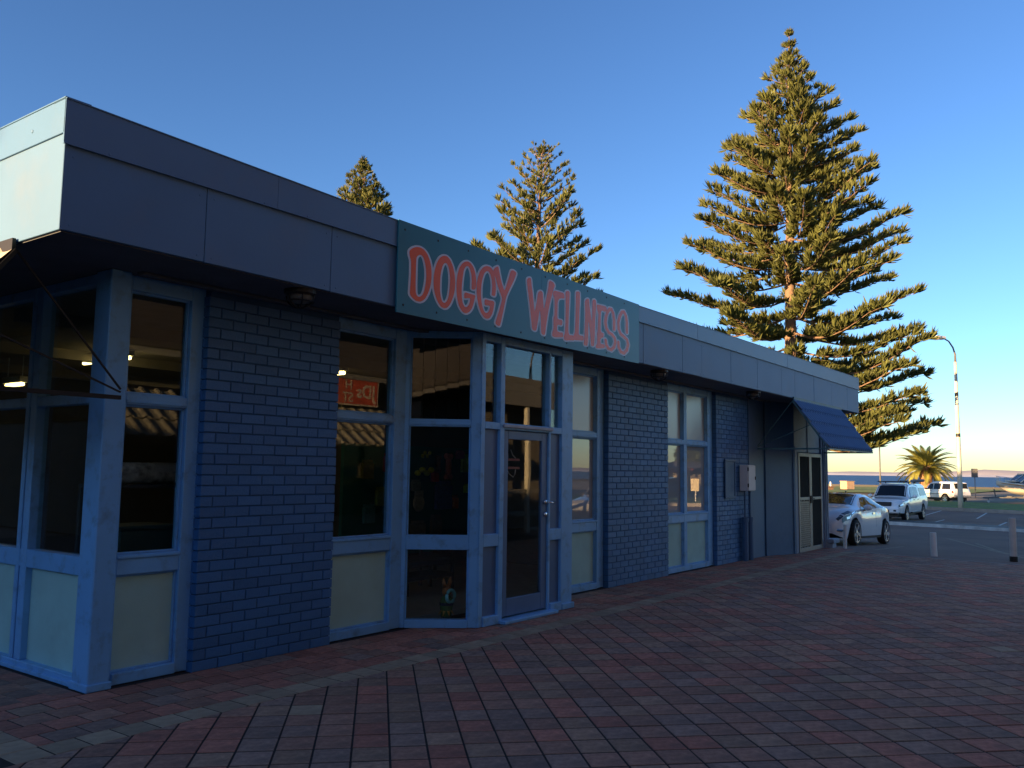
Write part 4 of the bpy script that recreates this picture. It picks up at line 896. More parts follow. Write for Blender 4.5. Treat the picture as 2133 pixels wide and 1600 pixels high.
t = thing('low_bench', 'low dark bench on the grass left of the tan block', 'bench', (118, 34.2, -.42)); mb = MB(); mb.obox((118, 34.2, .0), (.4, -.6, 0), (.9, .6, 0), (0, 0, .05), c=.01); mb.build('seat', mat('old_timber', (.12, .07, .05), .8), t); mb = MB(); [mb.obox((118+s_*.6, 34.2+s_*.4, -.24), (.3, -.45, 0), (.08, .05, 0), (0, 0, .18)) for s_ in (-1, 1)]; mb.build('legs', mat('old_timber', (.1, .1, .1)), t)
t = thing('marker_post', 'small white marker post on the grass by the sea', 'post', (130, 37.2, -.45)); mb = MB(); mb.tube([(130, 37.2, -.45), (130, 37.2, .55)], [.14, .10], 8); mb.build('post', WHITEP, t)

# ================================================================== VEHICLES
def car(name, label, cat, loc, heading, sp, paint=CARW, group=None):
    """sp: tables along x (front is +x) for roofline zt, shoulder zs, half widths wb (body) and wt (roof), sill; windows as x ranges"""
    root = thing(name, label, cat, loc, heading, group); xr, xf = sp['x']; wl = sp['wheels']; rw = sp['rw']; yw = sp['track']
    xs_ = sorted(set(list(np.linspace(xr, xf, 64))+[v[0] for v in sp['zt']]+[v[0] for v in sp['zs']]))
    def sec(x):
        zt = interp(sp['zt'], x); zs = min(interp(sp['zs'], x), zt-.03); wb = interp(sp['wb'], x); wt = min(interp(sp['wt'], x), wb)
        zl = interp(sp['zl'], x)
        for wx in wl:
            q = (rw*1.17)**2-(x-wx)**2
            if q > 0: zl = max(zl, rw+math.sqrt(q))
        zl = min(zl, zs-.08); zm = max(zl+.03, zl+(zs-zl)*.38); drop = min(.075, (zt-zs)*.5)
        return [(wb*.955, zl), (wb, zm), (wb*.992, zl+(zs-zl)*.68), (wb*.965, zs), (wt, zt-drop), (wt*.86, zt-drop*.3), (wt*.5, zt-.006), (0, zt)]
    SEC = [sec(x) for x in xs_]; n = 8; m_ = MB(); V = []
    for x, s_ in zip(xs_, SEC): V += [(x, y, z) for y, z in s_]+[(x, -y, z) for y, z in s_[-2::-1]]
    k = 2*n-1; F = []; M = []
    for i in range(len(xs_)-1):
        for j in range(k-1): F.append((i*k+j, i*k+j+1, (i+1)*k+j+1, (i+1)*k+j))
    m_.add(V, F, 0)
    m_.add(V, [(i*k, (i+1)*k, (i+1)*k+k-1, i*k+k-1) for i in range(len(xs_)-1)], 1)
    m_.add(V, [tuple(range(k)), tuple(range((len(xs_)-1)*k, len(xs_)*k))[::-1]], 0)
    body = m_.build('body', [paint, BLACK], root, smooth=True, off=(0, 0, 0), weld=.0005)
    for p in body.data.polygons:
        if p.material_index == 1: p.use_smooth = False
    try:
        body.data.set_sharp_from_angle(angle=R(38))
    except Exception: pass
    def at(x, seg, a):
        s_ = sec(x); p, q = s_[seg], s_[seg+1]; return Vector((x, p[0]+(q[0]-p[0])*a, p[1]+(q[1]-p[1])*a))
    def patch(nm, seg, xa, xb, a0, a1, material, off=.006, sides=(1, -1), nx=8, na=4, par=None, curve=None):
        """xa, xb are functions of a (0..1 up the segment) or numbers"""
        fx = lambda v, a: v(a) if callable(v) else v
        for s_ in sides:
            m2 = MB(); P = []
            for j in range(na+1):
                a = a0+(a1-a0)*j/na; row = []
                for i in range(nx+1):
                    x = fx(xa, a)+(fx(xb, a)-fx(xa, a))*i/nx; p = at(x, seg, a); p.y += off*1.0; p.y *= s_; row.append(tuple(p))
                P.append(row)
            m2.grid(P); m2.build(nm, material, par or root, off=(0, 0, 0), smooth=True)
    def screen_(nm, x0, x1, material, fr=.93, off=.008, nx=7):
        m2 = MB(); P = []
        for i in range(nx+1):
            x = x0+(x1-x0)*i/nx; s_ = sec(x); wt = s_[4][0]; z4, z5, z6, z7 = s_[4][1], s_[5][1], s_[6][1], s_[7][1]; row = []
            dz = (sec(x+.02)[7][1]-sec(x-.02)[7][1])/.04; nn = Vector((-dz, 0, 1)).normalized()*off
            for v in np.linspace(-1, 1, 11):
                y = abs(v)*fr*wt
                f_ = y/wt; z = z7+(z6-z7)*min(1, f_/.5) if f_ < .5 else z6+(z5-z6)*(f_-.5)/.36 if f_ < .86 else z5+(z4-z5)*(f_-.86)/.14
                row.append((x+nn.x, (1 if v > 0 else -1)*y, z+nn.z))
            P.append(row)
        m2.grid(P); m2.build(nm, material, root, off=(0, 0, 0), smooth=True)
    # wheels
    proto = None
    for wx in wl:
        for s_ in (1, -1):
            if proto is None:
                m2 = MB(); rk = sp.get('rk', .67); m2.lathe([(rw*.62, -.10), (rw*.93, -.105), (rw, -.07), (rw, .07), (rw*.95, .105), (rw*(rk+.01), .10), (rw*(rk-.01), .07)], n=26, axis='y'); ty = m2.build('wheel', TYRE, root, off=(0, 0, 0), smooth=False)
                m2 = MB(); m2.lathe([(rw*rk, .075), (rw*(rk+.01), .10), (rw*(rk-.05), .098), (rw*(rk-.07), .05)], n=26, axis='y'); m2.lathe([(rw*.17, .04), (rw*.17, .088), (0, .095)], n=12, axis='y')
                for q in range(sp.get('spokes', 5)):
                    a = 2*PI*q/sp.get('spokes', 5); c = Vector((math.cos(a), 0, math.sin(a))); m2.bar(c*rw*.10+Vector((0, .072, 0)), c*rw*(rk-.03)+Vector((0, .082, 0)), rw*sp.get('spw', .20), .02, up=(0, 1, 0))
                ri = m2.build('rim', RIMM, ty, off=(0, 0, 0))
                m2 = MB(); m2.lathe([(rw*(rk-.01), .03), (0, .03)], n=20, axis='y'); m2.build('brake_disc', BLACK, ty, off=(0, 0, 0)); proto = ty; o = ty
            else:
                o = proto.copy(); COL.objects.link(o); o.parent = root
                for ch in proto.children: c_ = ch.copy(); COL.objects.link(c_); c_.parent = o
            o.location = (wx, s_*yw, rw); o.rotation_euler = (0, random.uniform(0, 1), 0 if s_ > 0 else PI)
    m2 = MB()
    for wx in wl:
        m2.box(wx-rw*1.15, wx+rw*1.15, -yw+.14, yw-.14, rw*.7, rw*2.1, c=0)
    m2.box(xr+.25, xf-.25, -yw+.12, yw-.12, rw*.62, rw*1.25, c=0); m2.build('underbody', BLACK, root, off=(0, 0, 0))
    return root, patch, screen_, at, sec
def box_part(root, nm, material, boxes, c=.01, smooth=False):
    m_ = MB()
    for b in boxes: m_.box(*b, c=c)
    return m_.build(nm, material, root, off=(0, 0, 0), smooth=smooth)
def mirror(root, x, y, z, material):
    for s_ in (1, -1):
        m_ = MB(); m_.ball((x, s_*y, z), .075, .12, .085, 12); mm = m_.build('wing_mirror', material, root, smooth=True, off=(0, 0, 0))
        m_ = MB(); m_.box(x-.03, x+.03, min(s_*(y-.2), s_*(y-.06)), max(s_*(y-.2), s_*(y-.06)), z-.09, z-.05, c=.01); m_.build('mirror_arm', BLACK, mm, off=(0, 0, 0))
# --- white coupe-like hatchback
spH = dict(x=(-2.10, 2.12), wheels=(-1.33, 1.33), rw=.335, track=.80, spokes=5, spw=.24, rk=.76,
  zt=[(-2.10, .62), (-2.04, .88), (-1.85, 1.02), (-1.55, 1.16), (-1.1, 1.29), (-.6, 1.375), (-.1, 1.40), (.25, 1.37), (.55, 1.28), (1.05, 1.09), (1.30, 1.02), (1.6, .96), (1.85, .88), (2.02, .76), (2.12, .58)],
  zs=[(-2.10, .58), (-2.0, .80), (-1.7, .97), (-1.35, 1.02), (-.9, 1.0), (-.3, .95), (.4, .92), (1.0, .95), (1.5, .90), (1.9, .78), (2.12, .52)],
  wb=[(-2.10, .62), (-1.98, .76), (-1.75, .86), (-1.33, .905), (-.8, .885), (0, .875), (.8, .88), (1.33, .90), (1.7, .855), (1.95, .74), (2.12, .52)],
  wt=[(-2.10, .52), (-1.9, .60), (-1.5, .60), (-1.1, .60), (-.4, .615), (.3, .615), (.6, .66), (1.0, .74), (1.3, .76), (1.7, .70), (2.0, .58), (2.12, .42)],
  zl=[(-2.10, .40), (-1.95, .24), (-1.7, .20), (1.7, .17), (1.95, .20), (2.12, .30)])
hatch, patch, scr, at, sec = car('hatchback_car', 'white three door hatchback parked at the right corner of the shop', 'car', (25.13, 6.98, -.28), PI-R(2.5), spH)
hatch.rotation_euler = (0, R(-2.3), PI-R(2.5))
scr('windscreen', .30, 1.10, CARG, .90); scr('rear_window', -1.75, -.95, CARG, .86)
patch('side_window', 3, lambda a: -1.42+.42*a, lambda a: .92-.62*a, .08, .93, CARG)
patch('headlight', 2, lambda a: 1.32+.10*(1-a), 1.97, .20, .90, LAMPG, .010); patch('headlight', 3, 1.62, 2.03, .02, .85, LAMPG, .012); patch('lamp_bowl', 2, 1.48, 1.64, .42, .80, CHROME, .016, nx=3, na=2); patch('lamp_bowl', 2, 1.70, 1.84, .36, .66, CHROME, .016, nx=3, na=2)
patch('tail_light', 2, -1.98, -1.72, .30, .95, TAILR, .010)
patch('door_line', 1, .93, .945, .0, 1.0, BLACK, .003, nx=1); patch('door_line', 2, .93, .945, .0, 1.0, BLACK, .003, nx=1); patch('door_line', 1, -.42, -.408, .0, 1.0, BLACK, .003, nx=1); patch('door_line', 2, -.42, -.408, .0, 1.0, BLACK, .003, nx=1)
patch('door_handle', 2, -.34, -.16, .50, .72, CHROME, .014); patch('sill_trim', 0, -.92, .92, .0, .22, BLACK, .004)
mirror(hatch, .66, .97, 1.0, CARW)
box_part(hatch, 'lower_grille', BLACK, [(2.02, 2.125, -.40, .40, .26, .52)], .03); box_part(hatch, 'badge', CHROME, [(2.06, 2.12, -.07, .07, .60, .66)], .02)
for s_ in (1, -1): box_part(hatch, 'fog_lamp', CHROME, [(1.88, 2.06, s_*.66-.09, s_*.66+.09, .36, .42)], .02)
box_part(hatch, 'aerial', BLACK, [(-.62, -.56, -.012, .012, 1.37, 1.46)], .005)
# --- dual cab ute with canopy
spU = dict(x=(-2.62, 2.60), wheels=(-1.66, 1.55), rw=.375, track=.79, spokes=6, spw=.18,
  zt=[(-2.62, 1.00), (-2.60, 1.08), (-2.56, 1.74), (-2.3, 1.80), (-.98, 1.80), (-.94, 1.74), (-.88, 1.78), (-.4, 1.82), (.35, 1.81), (.55, 1.74), (1.12, 1.22), (1.3, 1.16), (2.1, 1.08), (2.42, .98), (2.58, .72), (2.60, .60)],
  zs=[(-2.62, .95), (-2.5, 1.16), (.9, 1.10), (1.3, 1.04), (2.2, .95), (2.5, .82), (2.60, .55)],
  wb=[(-2.62, .86), (-2.5, .915), (1.9, .92), (2.25, .88), (2.48, .76), (2.60, .66)],
  wt=[(-2.62, .72), (-1.0, .74), (-.3, .70), (.4, .69), (.8, .74), (1.2, .80), (2.2, .76), (2.5, .64), (2.60, .55)],
  zl=[(-2.62, .62), (-2.3, .52), (-1.0, .44), (1.0, .42), (2.2, .42), (2.6, .46)])
ute, patch, scr, at, sec = car('utility_truck', 'white dual cab ute with canopy and roof rack parked beyond the hatchback', 'ute', (46.55, 10.12, -.60), PI-R(2), spU)
scr('windscreen', .50, 1.14, CARG, .92); patch('front_side_window', 3, lambda a: .02, lambda a: .92-.45*a, .07, .88, CARG); patch('rear_side_window', 3, lambda a: -.80, lambda a: -.06, .07, .88, CARG)
patch('canopy_window', 3, lambda a: -2.35, lambda a: -1.10, .12, .80, CARG, .008); box_part(ute, 'rear_window', CARG, [(-2.625, -2.60, -.58, .58, 1.22, 1.62)], .01)
patch('headlight', 2, 2.10, 2.50, .10, .92, LAMPG, .010); patch('lamp_bowl', 2, 2.20, 2.42, .25, .80, CHROME, .018, nx=3, na=2); patch('tail_light', 2, -2.60, -2.46, .0, .95, TAILR, .010); patch('door_handle', 2, -.62, -.46, .55, .75, BLACK, .016); patch('door_handle', 2, .16, .32, .55, .75, BLACK, .016)
for xx in (-.03, .98, -.86):
    for sgm in (1, 2): patch('door_line', sgm, xx, xx+.012, 0, 1, BLACK, .003, nx=1)
box_part(ute, 'grille', BLACK, [(2.44, 2.615, -.42, .42, .76, .95)], .02); box_part(ute, 'bumper', CARW, [(2.42, 2.68, -.80, .80, .42, .70)], .06); box_part(ute, 'lower_grille', BLACK, [(2.60, 2.69, -.36, .36, .46, .60)], .02)
for s_ in (1, -1):
    box_part(ute, 'fog_lamp', BLACK, [(2.60, 2.69, s_*.60-.07, s_*.60+.07, .50, .60)], .02); box_part(ute, 'side_step', DARKM, [(-.9, .95, s_*.93-.06, s_*.93+.06, .40, .46)], .015)
mirror(ute, .72, 1.05, 1.20, CARW)
m_ = MB()
for xx in (.25, -.75): m_.tube([(xx, -.80, 1.90), (xx, .80, 1.90)], .022, 8); [m_.tube([(xx, s_*.66, 1.80), (xx, s_*.70, 1.90)], .025, 6) for s_ in (1, -1)]
rack = m_.build('roof_rack', BLACK, ute, off=(0, 0, 0)); m_ = MB(); m_.tube([(.45, .86, 1.95), (-1.9, .86, 1.97)], [.075, .075], 10); m_.build('awning_bag', mat('bag_grey', (.2, .2, .21), .8), rack, off=(0, 0, 0)); m_ = MB(); m_.tube([(.3, .3, 1.94), (-.9, .34, 1.94)], .03, 8); m_.build('rod_tube', BLACK, rack, off=(0, 0, 0))
# --- white wagon far back, nose to the left
spW = dict(x=(-2.3, 2.3), wheels=(-1.32, 1.38), rw=.37, track=.76, spokes=6, spw=.22,
  zt=[(-2.3, .95), (-2.27, 1.05), (-2.05, 1.68), (-1.8, 1.74), (-.5, 1.77), (.25, 1.74), (.45, 1.66), (1.02, 1.16), (1.2, 1.10), (1.95, .98), (2.2, .86), (2.3, .62)],
  zs=[(-2.3, .90), (-2.15, 1.08), (.9, 1.04), (1.2, 1.0), (2.0, .88), (2.2, .76), (2.3, .52)],
  wb=[(-2.3, .80), (-2.15, .87), (1.8, .875), (2.05, .82), (2.3, .62)], wt=[(-2.3, .70), (-2.0, .70), (.3, .68), (.8, .72), (1.1, .78), (2.0, .74), (2.3, .5)],
  zl=[(-2.3, .55), (-2.0, .45), (2.0, .42), (2.3, .46)])
wagon, patch, scr, at, sec = car('station_wagon', 'white four wheel drive wagon standing beyond the lawn with the boat', 'car', (79.6, 13.75, -.58), R(51), spW)
scr('windscreen', .40, 1.04, CARG, .9); box_part(wagon, 'rear_window', CARG, [(-2.21, -2.10, -.58, .58, 1.14, 1.60)], .03)
scr('rear_glass', -2.22, -2.07, CARG, .88)
patch('front_side_window', 3, lambda a: .02, lambda a: .88-.48*a, .08, .85, CARG); patch('rear_side_window', 3, lambda a: -.85, lambda a: -.05, .08, .85, CARG); patch('cargo_window', 3, lambda a: -1.95+.12*a, lambda a: -.98, .08, .85, CARG)
patch('headlight', 2, 1.85, 2.16, .1, .9, LAMPG, .01); patch('tail_light', 2, -2.26, -2.10, -.2, .85, TAILR, .012); patch('door_handle', 2, -.78, -.62, .55, .75, BLACK, .016); patch('door_handle', 2, .14, .30, .55, .75, BLACK, .016)
patch('side_moulding', 1, -.9, .95, .3, .5, BLACK, .008); box_part(wagon, 'rear_bumper', mat('bumper_grey', (.32, .32, .32), .6), [(-2.42, -2.24, -.82, .82, .48, .66)], .04); box_part(wagon, 'number_plate', WHITEP, [(-2.32, -2.285, -.22, .22, .82, .94)], .004)
mirror(wagon, .66, .98, 1.14, BLACK)
# --- boat on its trailer behind the wagon
bt = thing('motor_boat', 'cream motor boat with orange stripe and windscreen cabin at the right edge', 'boat', (85.6, 7.75, -.58), R(128))
hm = MB(); Pn = []; bx_ = np.linspace(-2.9, 3.1, 22)
def hull(x):
    u = max(0, (x+.2)/3.3); w_ = 1.12*(1-u**2.6)+.015; zk = .62+.95*u**3.0; zc = .98+.55*u**2.0; zg = 1.50+.34*u**1.6
    return [(0, zk), (w_*.55, zk+(zc-zk)*.55), (w_*.84, zc), (w_*.93, zc+(zg-zc)*.45), (w_, zg-.10), (w_*1.01, zg)]
V = [[(x, y, z) for y, z in hull(x)] for x in bx_]
hm.grid([[(x, y, z) for y, z in hull(x)]+[(x, y*.9, z+.02) for y, z in hull(x)[-1:]]+[(x, 0, hull(x)[-1][1]+.05)] for x in bx_]); hm.grid([[(x, -y, z) for y, z in hull(x)]+[(x, -y*.9, z+.02) for y, z in hull(x)[-1:]]+[(x, 0, hull(x)[-1][1]+.05)] for x in bx_])
e_ = hull(-2.9); hm.add([(-2.9, y, z) for y, z in e_]+[(-2.9, -y, z) for y, z in e_[::-1]], [tuple(range(12))])
hm.build('hull', BOATW, bt, off=(0, 0, 0), smooth=True, weld=.001)
for s_ in (1, -1):
    m_ = MB(); m_.grid([[(x, s_*(hull(x)[4][0]*(1-a)+hull(x)[3][0]*a+.008), hull(x)[4][1]*(1-a)+hull(x)[3][1]*a) for a in (0.05, .5)] for x in bx_[2:-1]]); m_.build('stripe', BOATO, bt, off=(0, 0, 0))
    m_ = MB(); m_.grid([[(x, s_*(hull(x)[1][0]*(1-a)+hull(x)[2][0]*a+.012), hull(x)[1][1]*(1-a)+hull(x)[2][1]*a) for a in (.86, .99)] for x in bx_[:-2]]); m_.build('chine_strake', BOATW, bt, off=(0, 0, 0))
m_ = MB(); m_.grid([[(1.55, y*1.0, 1.78), (.65, y*.86, 2.42)] for y in np.linspace(-.92, .92, 9)])
m_.build('windscreen', BOATG, bt, off=(0, 0, 0))
for s_ in (1, -1):
    m_ = MB(); m_.grid([[(1.5, s_*.96, 1.72), (-.35, s_*1.05, 1.60)], [(.66, s_*.82, 2.42), (-.35, s_*.84, 2.40)]]); m_.build('side_screen', BOATG, bt, off=(0, 0, 0))
m_ = MB()
for s_ in (1, -1):
    m_.bar((1.58, s_*.95, 1.74), (.66, s_*.83, 2.44), .07, .05); m_.bar((.66, s_*.83, 2.44), (-.5, s_*.85, 2.42), .06, .05); m_.bar((.40, s_*1.0, 1.68), (.35, s_*.84, 2.42), .06, .05); m_.bar((-.35, s_*1.04, 1.62), (-.45, s_*.85, 2.42), .07, .05)
m_.bar((.66, -.83, 2.44), (.66, .83, 2.44), .07, .05); m_.bar((1.58, 0, 1.84), (.66, 0, 2.45), .05, .04); m_.box(-.6, .7, -.87, .87, 2.43, 2.50, c=.02); m_.box(1.5, 2.0, -.6, .6, 1.80, 1.90, c=.04); m_.build('cabin_frame', BOATW, bt, off=(0, 0, 0))
m_ = MB(); rp = [(x, hull(x)[5][0]*.9, hull(x)[5][1]+.42) for x in np.linspace(1.4, 3.0, 7)]; rail = rp+[(3.12, 0, 2.26)]+[(x, -y, z) for x, y, z in rp[::-1]]; m_.tube(rail, .018, 6)
for p in rail[::2]: m_.tube([p, (p[0]-.05, p[1]*.98, p[2]-.42)], .014, 5)
m_.build('bow_rail', CHROME, bt, off=(0, 0, 0)); m_ = MB(); m_.box(-3.35, -2.92, -.2, .2, .75, 1.9, c=.08); m_.build('outboard_motor', BLACK, bt, off=(0, 0, 0))
tl = thing('boat_trailer', 'low galvanised trailer carrying the cream boat', 'trailer', (85.6, 7.75, -.58), R(128))
m_ = MB()
for s_ in (1, -1): m_.bar((-2.7, s_*.75, .45), (2.2, s_*.45, .45), .07, .09); m_.bar((2.2, s_*.45, .45), (4.3, 0, .42), .07, .08)
for xx in (-2.4, -1, .6, 2.0): m_.bar((xx, -.8, .46), (xx, .8, .46), .06); m_.bar((xx, -.3, .5), (xx, .3, .5), .08, .16)
m_.bar((3.2, 0, .45), (3.35, 0, 1.35), .07); m_.build('frame', GREYP, tl, off=(0, 0, 0)); m_ = MB(); m_.tube([(3.9, .1, .42), (3.9, .1, .15)], .03, 6); m_.build('jockey_leg', GREYP, tl, off=(0, 0, 0))
for s_ in (1, -1): m_ = MB(); m_.lathe([(0, -.07), (.18, -.08), (.29, -.08), (.30, 0), (.29, .08), (.18, .08), (0, .07)], (-1.2, s_*1.05, .30), 18, axis='y'); m_.build('wheel', TYRE, tl, off=(0, 0, 0))
m_ = MB(); m_.lathe([(0, -.03), (.10, -.03), (.11, 0), (.10, .03), (0, .03)], (3.9, .1, .11), 12, axis='y'); m_.build('jockey_wheel', WHITEP, tl, off=(0, 0, 0))

# ================================================================== INSIDE THE SHOP
TUBE = mat('lit_tube', (1, .85, .5), .5, emit=((1.0, .70, .26), 2.8))
for (x, y, zt, ln, lab) in ((5.46, 10.15, 2.98, 1.1, 'lit ceiling tube seen on both sides of the corner column'), (5.08, 11.65, 2.72, .5, 'lower hung lit tube at the far left edge of the picture'), (7.86, 8.75, 2.98, .45, 'lit ceiling tube seen through the pane left of the entrance')):
    t = thing('ceiling_light', lab, 'light', (x, y, zt), 0, 'lit ceiling tubes in the shop'); m_ = MB(); m_.box(x-.05, x+.05, y-ln/2, y+ln/2, zt-.08, zt-.001, c=.006)
    if zt < 2.9: [m_.tube([(x, y+d, zt-.001), (x, y+d, 2.979)], .006, 5) for d in (-.2, .2)]
    m_.build('fitting', WHITEP, t)
    m_ = MB(); m_.tube([(x, y-ln/2+.02, zt-.105), (x, y+ln/2-.02, zt-.105)], .022, 8); m_.build('tube', TUBE, t)
SHELF = mat('dark_shelf', (.05, .05, .055), .6)
def shelf(name, label, cat, x0, x1, y0, y1, levels, ph=.03, up=True):
    t = thing(name, label, cat, ((x0+x1)/2, (y0+y1)/2, .055))
    for z in levels: m_ = MB(); m_.box(x0, x1, y0, y1, z-ph, z, c=.004); m_.build('shelf_board', SHELF, t)
    for xx in (x0+.02, x1-.02):
        for yy in (y0+.02, y1-.02): m_ = MB(); m_.box(xx-.018, xx+.018, yy-.018, yy+.018, .055, levels[-1]-ph-.001, c=.003); m_.build('leg', SHELF, t)
shelf('display_rack', 'dark display rack behind the first window beside the corner column', 'rack', 3.62, 4.75, 6.48, 7.05, (.86, 1.46))
t = thing('fabric_roll', 'thick mottled grey roll lying on the upper shelf in the first window', 'roll', (4.2, 6.78, 1.46)); m_ = MB(); m_.lathe([(0, -.55), (.085, -.55), (.088, -.54), (.09, 0), (.088, .54), (.085, .55), (0, .55)], (4.2, 6.78, 1.55), 18, axis='x'); m_.build('roll', mat('mottled_fabric', (.62, .62, .62), .85, var=.6, scale=14), t, smooth=True)
tag((lambda m_: (m_.grid([[(4.06+.2*i/3+(.03 if j else 0), 6.78-.093*math.cos(a)-.002, 1.55+.094*math.sin(a)) for i in range(4)] for j, a in enumerate((.15, .55, .95, 1.3))]), m_.build('paper_sheet', mat('paper', (.6, .62, .66), .8), None))[1])(MB()), 'white paper sheet lying on the mottled grey roll', 'paper')
t = thing('storage_box', 'dark teal box on the lower shelf of the first window', 'box', (4.0, 6.75, .86)); m_ = MB(); m_.box(3.72, 4.20, 6.55, 6.95, .861, 1.10, c=.01); m_.build('box_body', mat('dark_teal_box', (.02, .07, .07), .6), t); m_ = MB(); m_.box(3.70, 4.22, 6.53, 6.97, 1.101, 1.13, c=.008); m_.build('lid', mat('dark_teal_box', (0, 0, 0)), t)
t = thing('paper_stack', 'loose stack of pale papers beside the dark teal box', 'papers', (4.42, 6.7, .86))
for k in range(5): m_ = MB(); a = random.uniform(-.2, .2); m_.obox((4.42, 6.68, .866+k*.022), (.14*math.cos(a), .14*math.sin(a), 0), (-.10*math.sin(a), .10*math.cos(a), 0), (0, 0, .010), c=.002); m_.build('paper_sheet', mat('paper', (.6, .6, .6)), t)
# goods on the pegboard: each hangs on its own hook
GC = {}
def good(name, label, x, z, w_, h_, col, shape):
    mt = mat('goods_'+name+str(len(GC)), tuple(min(.9, c_*1.6) for c_ in col), .5, var=.3, scale=18); GC[len(GC)] = 1
    t = thing(name, label, 'pet toy', (x, 9.25, z), 0, 'pet goods hung on the teal board'); m_ = MB(); y = 9.22
    if shape == 'bone':
        m_.tube([(x, y, z-h_*.36), (x, y, z+h_*.36)], w_*.26, 10)
        for sx in (-1, 1):
            for sz in (-1, 1): m_.ball((x+sx*w_*.26, y, z+sz*h_*.40), w_*.27, w_*.2, w_*.27, 10)
    elif shape == 'pack':
        m_.box(x-w_/2, x+w_/2, y-.03, y+.03, z-h_/2, z+h_*.34, c=.02); m_.box(x-w_*.45, x+w_*.45, y+.0, y+.01, z+h_*.345, z+h_/2, c=.003)
    elif shape == 'round':
        m_.lathe([(0, -.02), (w_*.42, -.02), (w_*.5, 0), (w_*.42, .02), (0, .02)], (x, y, z-h_*.12), 20, axis='y'); m_.box(x-w_*.36, x+w_*.36, y-.012, y+.012, z+h_*.1, z+h_/2, c=.01)
    elif shape == 'balls':
        for k in range(4): m_.ball((x-w_/2+w_*(k+.5)/4, y, z+(.03 if k % 2 else -.02)), w_*.14, w_*.12, h_*.4, 10)
    m_.build('toy_body', mt, t, smooth=shape in ('bone', 'balls')); m_ = MB(); m_.tube([(x, 9.30, z+h_/2), (x, 9.17, z+h_/2+.005), (x, 9.165, z+h_/2+.03)], .006, 5); m_.build('hook', CHROME, t)
good('plush_bone', 'long pink plush bone hanging near the middle of the teal board', 10.83, 1.66, .20, .42, (.5, .16, .16), 'bone')
good('toy_pack', 'blue patterned toy pack below the pink plush bone', 10.72, 1.20, .40, .46, (.04, .07, .32), 'pack')
good('toy_pack', 'small red toy pack tucked above the blue pack', 10.50, 1.50, .16, .18, (.35, .04, .04), 'pack')
good('round_tag', 'round white spotted toy card low on the left of the board', 10.13, 1.12, .27, .32, (.42, .42, .40), 'round')
good('ball_string', 'row of neon yellow balls at the upper left of the board', 10.25, 1.57, .42, .12, (.42, .50, .02), 'balls')
good('ball_string', 'short row of yellow balls at the very top of the board', 10.28, 1.84, .22, .09, (.40, .40, .03), 'balls')
good('toy_pack', 'neon green pack at the upper right of the board', 11.25, 1.72, .19, .30, (.25, .50, .05), 'pack')
good('toy_pack', 'lime toy wedge lower on the right side of the board', 11.34, 1.30, .18, .15, (.28, .55, .03), 'pack')
good('toy_pack', 'purple toy pack at the top right of the board', 11.12, 1.86, .20, .14, (.22, .06, .20), 'pack')
good('plush_bone', 'dark brown plush bone left of the pink bone', 10.58, 1.70, .14, .26, (.10, .05, .04), 'bone')
good('toy_pack', 'orange toy beside the blue patterned pack', 11.02, 1.08, .14, .22, (.5, .14, .02), 'pack')
good('toy_pack', 'grey spotted bag hanging lowest on the board', 10.55, .72, .26, .34, (.14, .14, .15), 'pack')
good('toy_pack', 'pale boxed toy at the lower left of the board', 10.12, .68, .34, .26, (.20, .19, .19), 'pack')
good('toy_pack', 'teal white toy tag in the middle left of the board', 10.05, 1.36, .20, .18, (.22, .28, .28), 'pack')
for k, (x, z, c, lab) in enumerate(((9.0, 1.6, (.12, .12, .03), 'mustard toy pack at the far left of the board'), (9.3, 1.2, (.12, .17, .03), 'lime toy pack low at the far left of the board'), (9.45, 1.7, (.2, .03, .03), 'red toy pack high at the far left of the board'), (9.05, .95, (.05, .2, .3), 'blue toy pack lowest at the far left of the board'), (9.7, 1.45, (.18, .18, .17), 'pale toy pack left of the neon balls'))): good('toy_pack', lab, x, z, .24, .28, c, 'pack')
for (x0, y0, w_, d_, lv, lab) in ((7.9, 7.35, .9, .42, (.28, .46), 'low dark stepped bench on the shop floor behind the splayed window'), (8.75, 7.9, .7, .36, (.42, .64), 'taller dark step bench behind the front door')):
    shelf('step_bench', lab, 'bench', x0, x0+w_, y0, y0+d_, lv, .05)
# squeaky dog figure with a ring, standing at the foot of the splayed window
tx, ty = 6.98, 5.93; fig = thing('dog_toy', 'small orange eared toy figure with pale teal ring at the foot of the splayed window', 'toy figure', (tx, ty, .086))
TO = mat('toy_orange', (.40, .13, .03), .6); TG = mat('toy_green', (.08, .14, .03), .7); TBL = mat('toy_navy', (.02, .02, .06), .7); TY = mat('toy_petal', (.5, .24, .03), .6); TR = mat('toy_ring', (.20, .55, .55), .4)
m_ = MB(); m_.lathe([(0, .0), (.055, .0), (.06, .06), (.068, .12), (.06, .19), (.03, .22), (0, .225)], (tx, ty, .09), 14); m_.build('toy_torso', TG, fig, smooth=True)
m_ = MB(); m_.ball((tx, ty, .355), .055, .05, .062, 12); hd = m_.build('toy_head', TO, fig, smooth=True)
for s_ in (-1, 1): m_ = MB(); m_.tube([(tx+s_*.03, ty, .40), (tx+s_*.05, ty, .45), (tx+s_*.055, ty, .49)], [.022, .022, .006], 8); m_.build('ear', TO, hd, smooth=True); m_ = MB(); m_.tube([(tx+s_*.025, ty, .09), (tx+s_*.035, ty-.02, .088)], [.024, .03], 8); m_.build('foot', TBL, fig)
m_ = MB(); m_.tube([(tx+.062*math.cos(a), ty-.055, .305+.062*math.sin(a)) for a in np.linspace(0, 2*PI, 19)], .018, 8, cap=False); m_.build('ring', TR, fig, smooth=True)
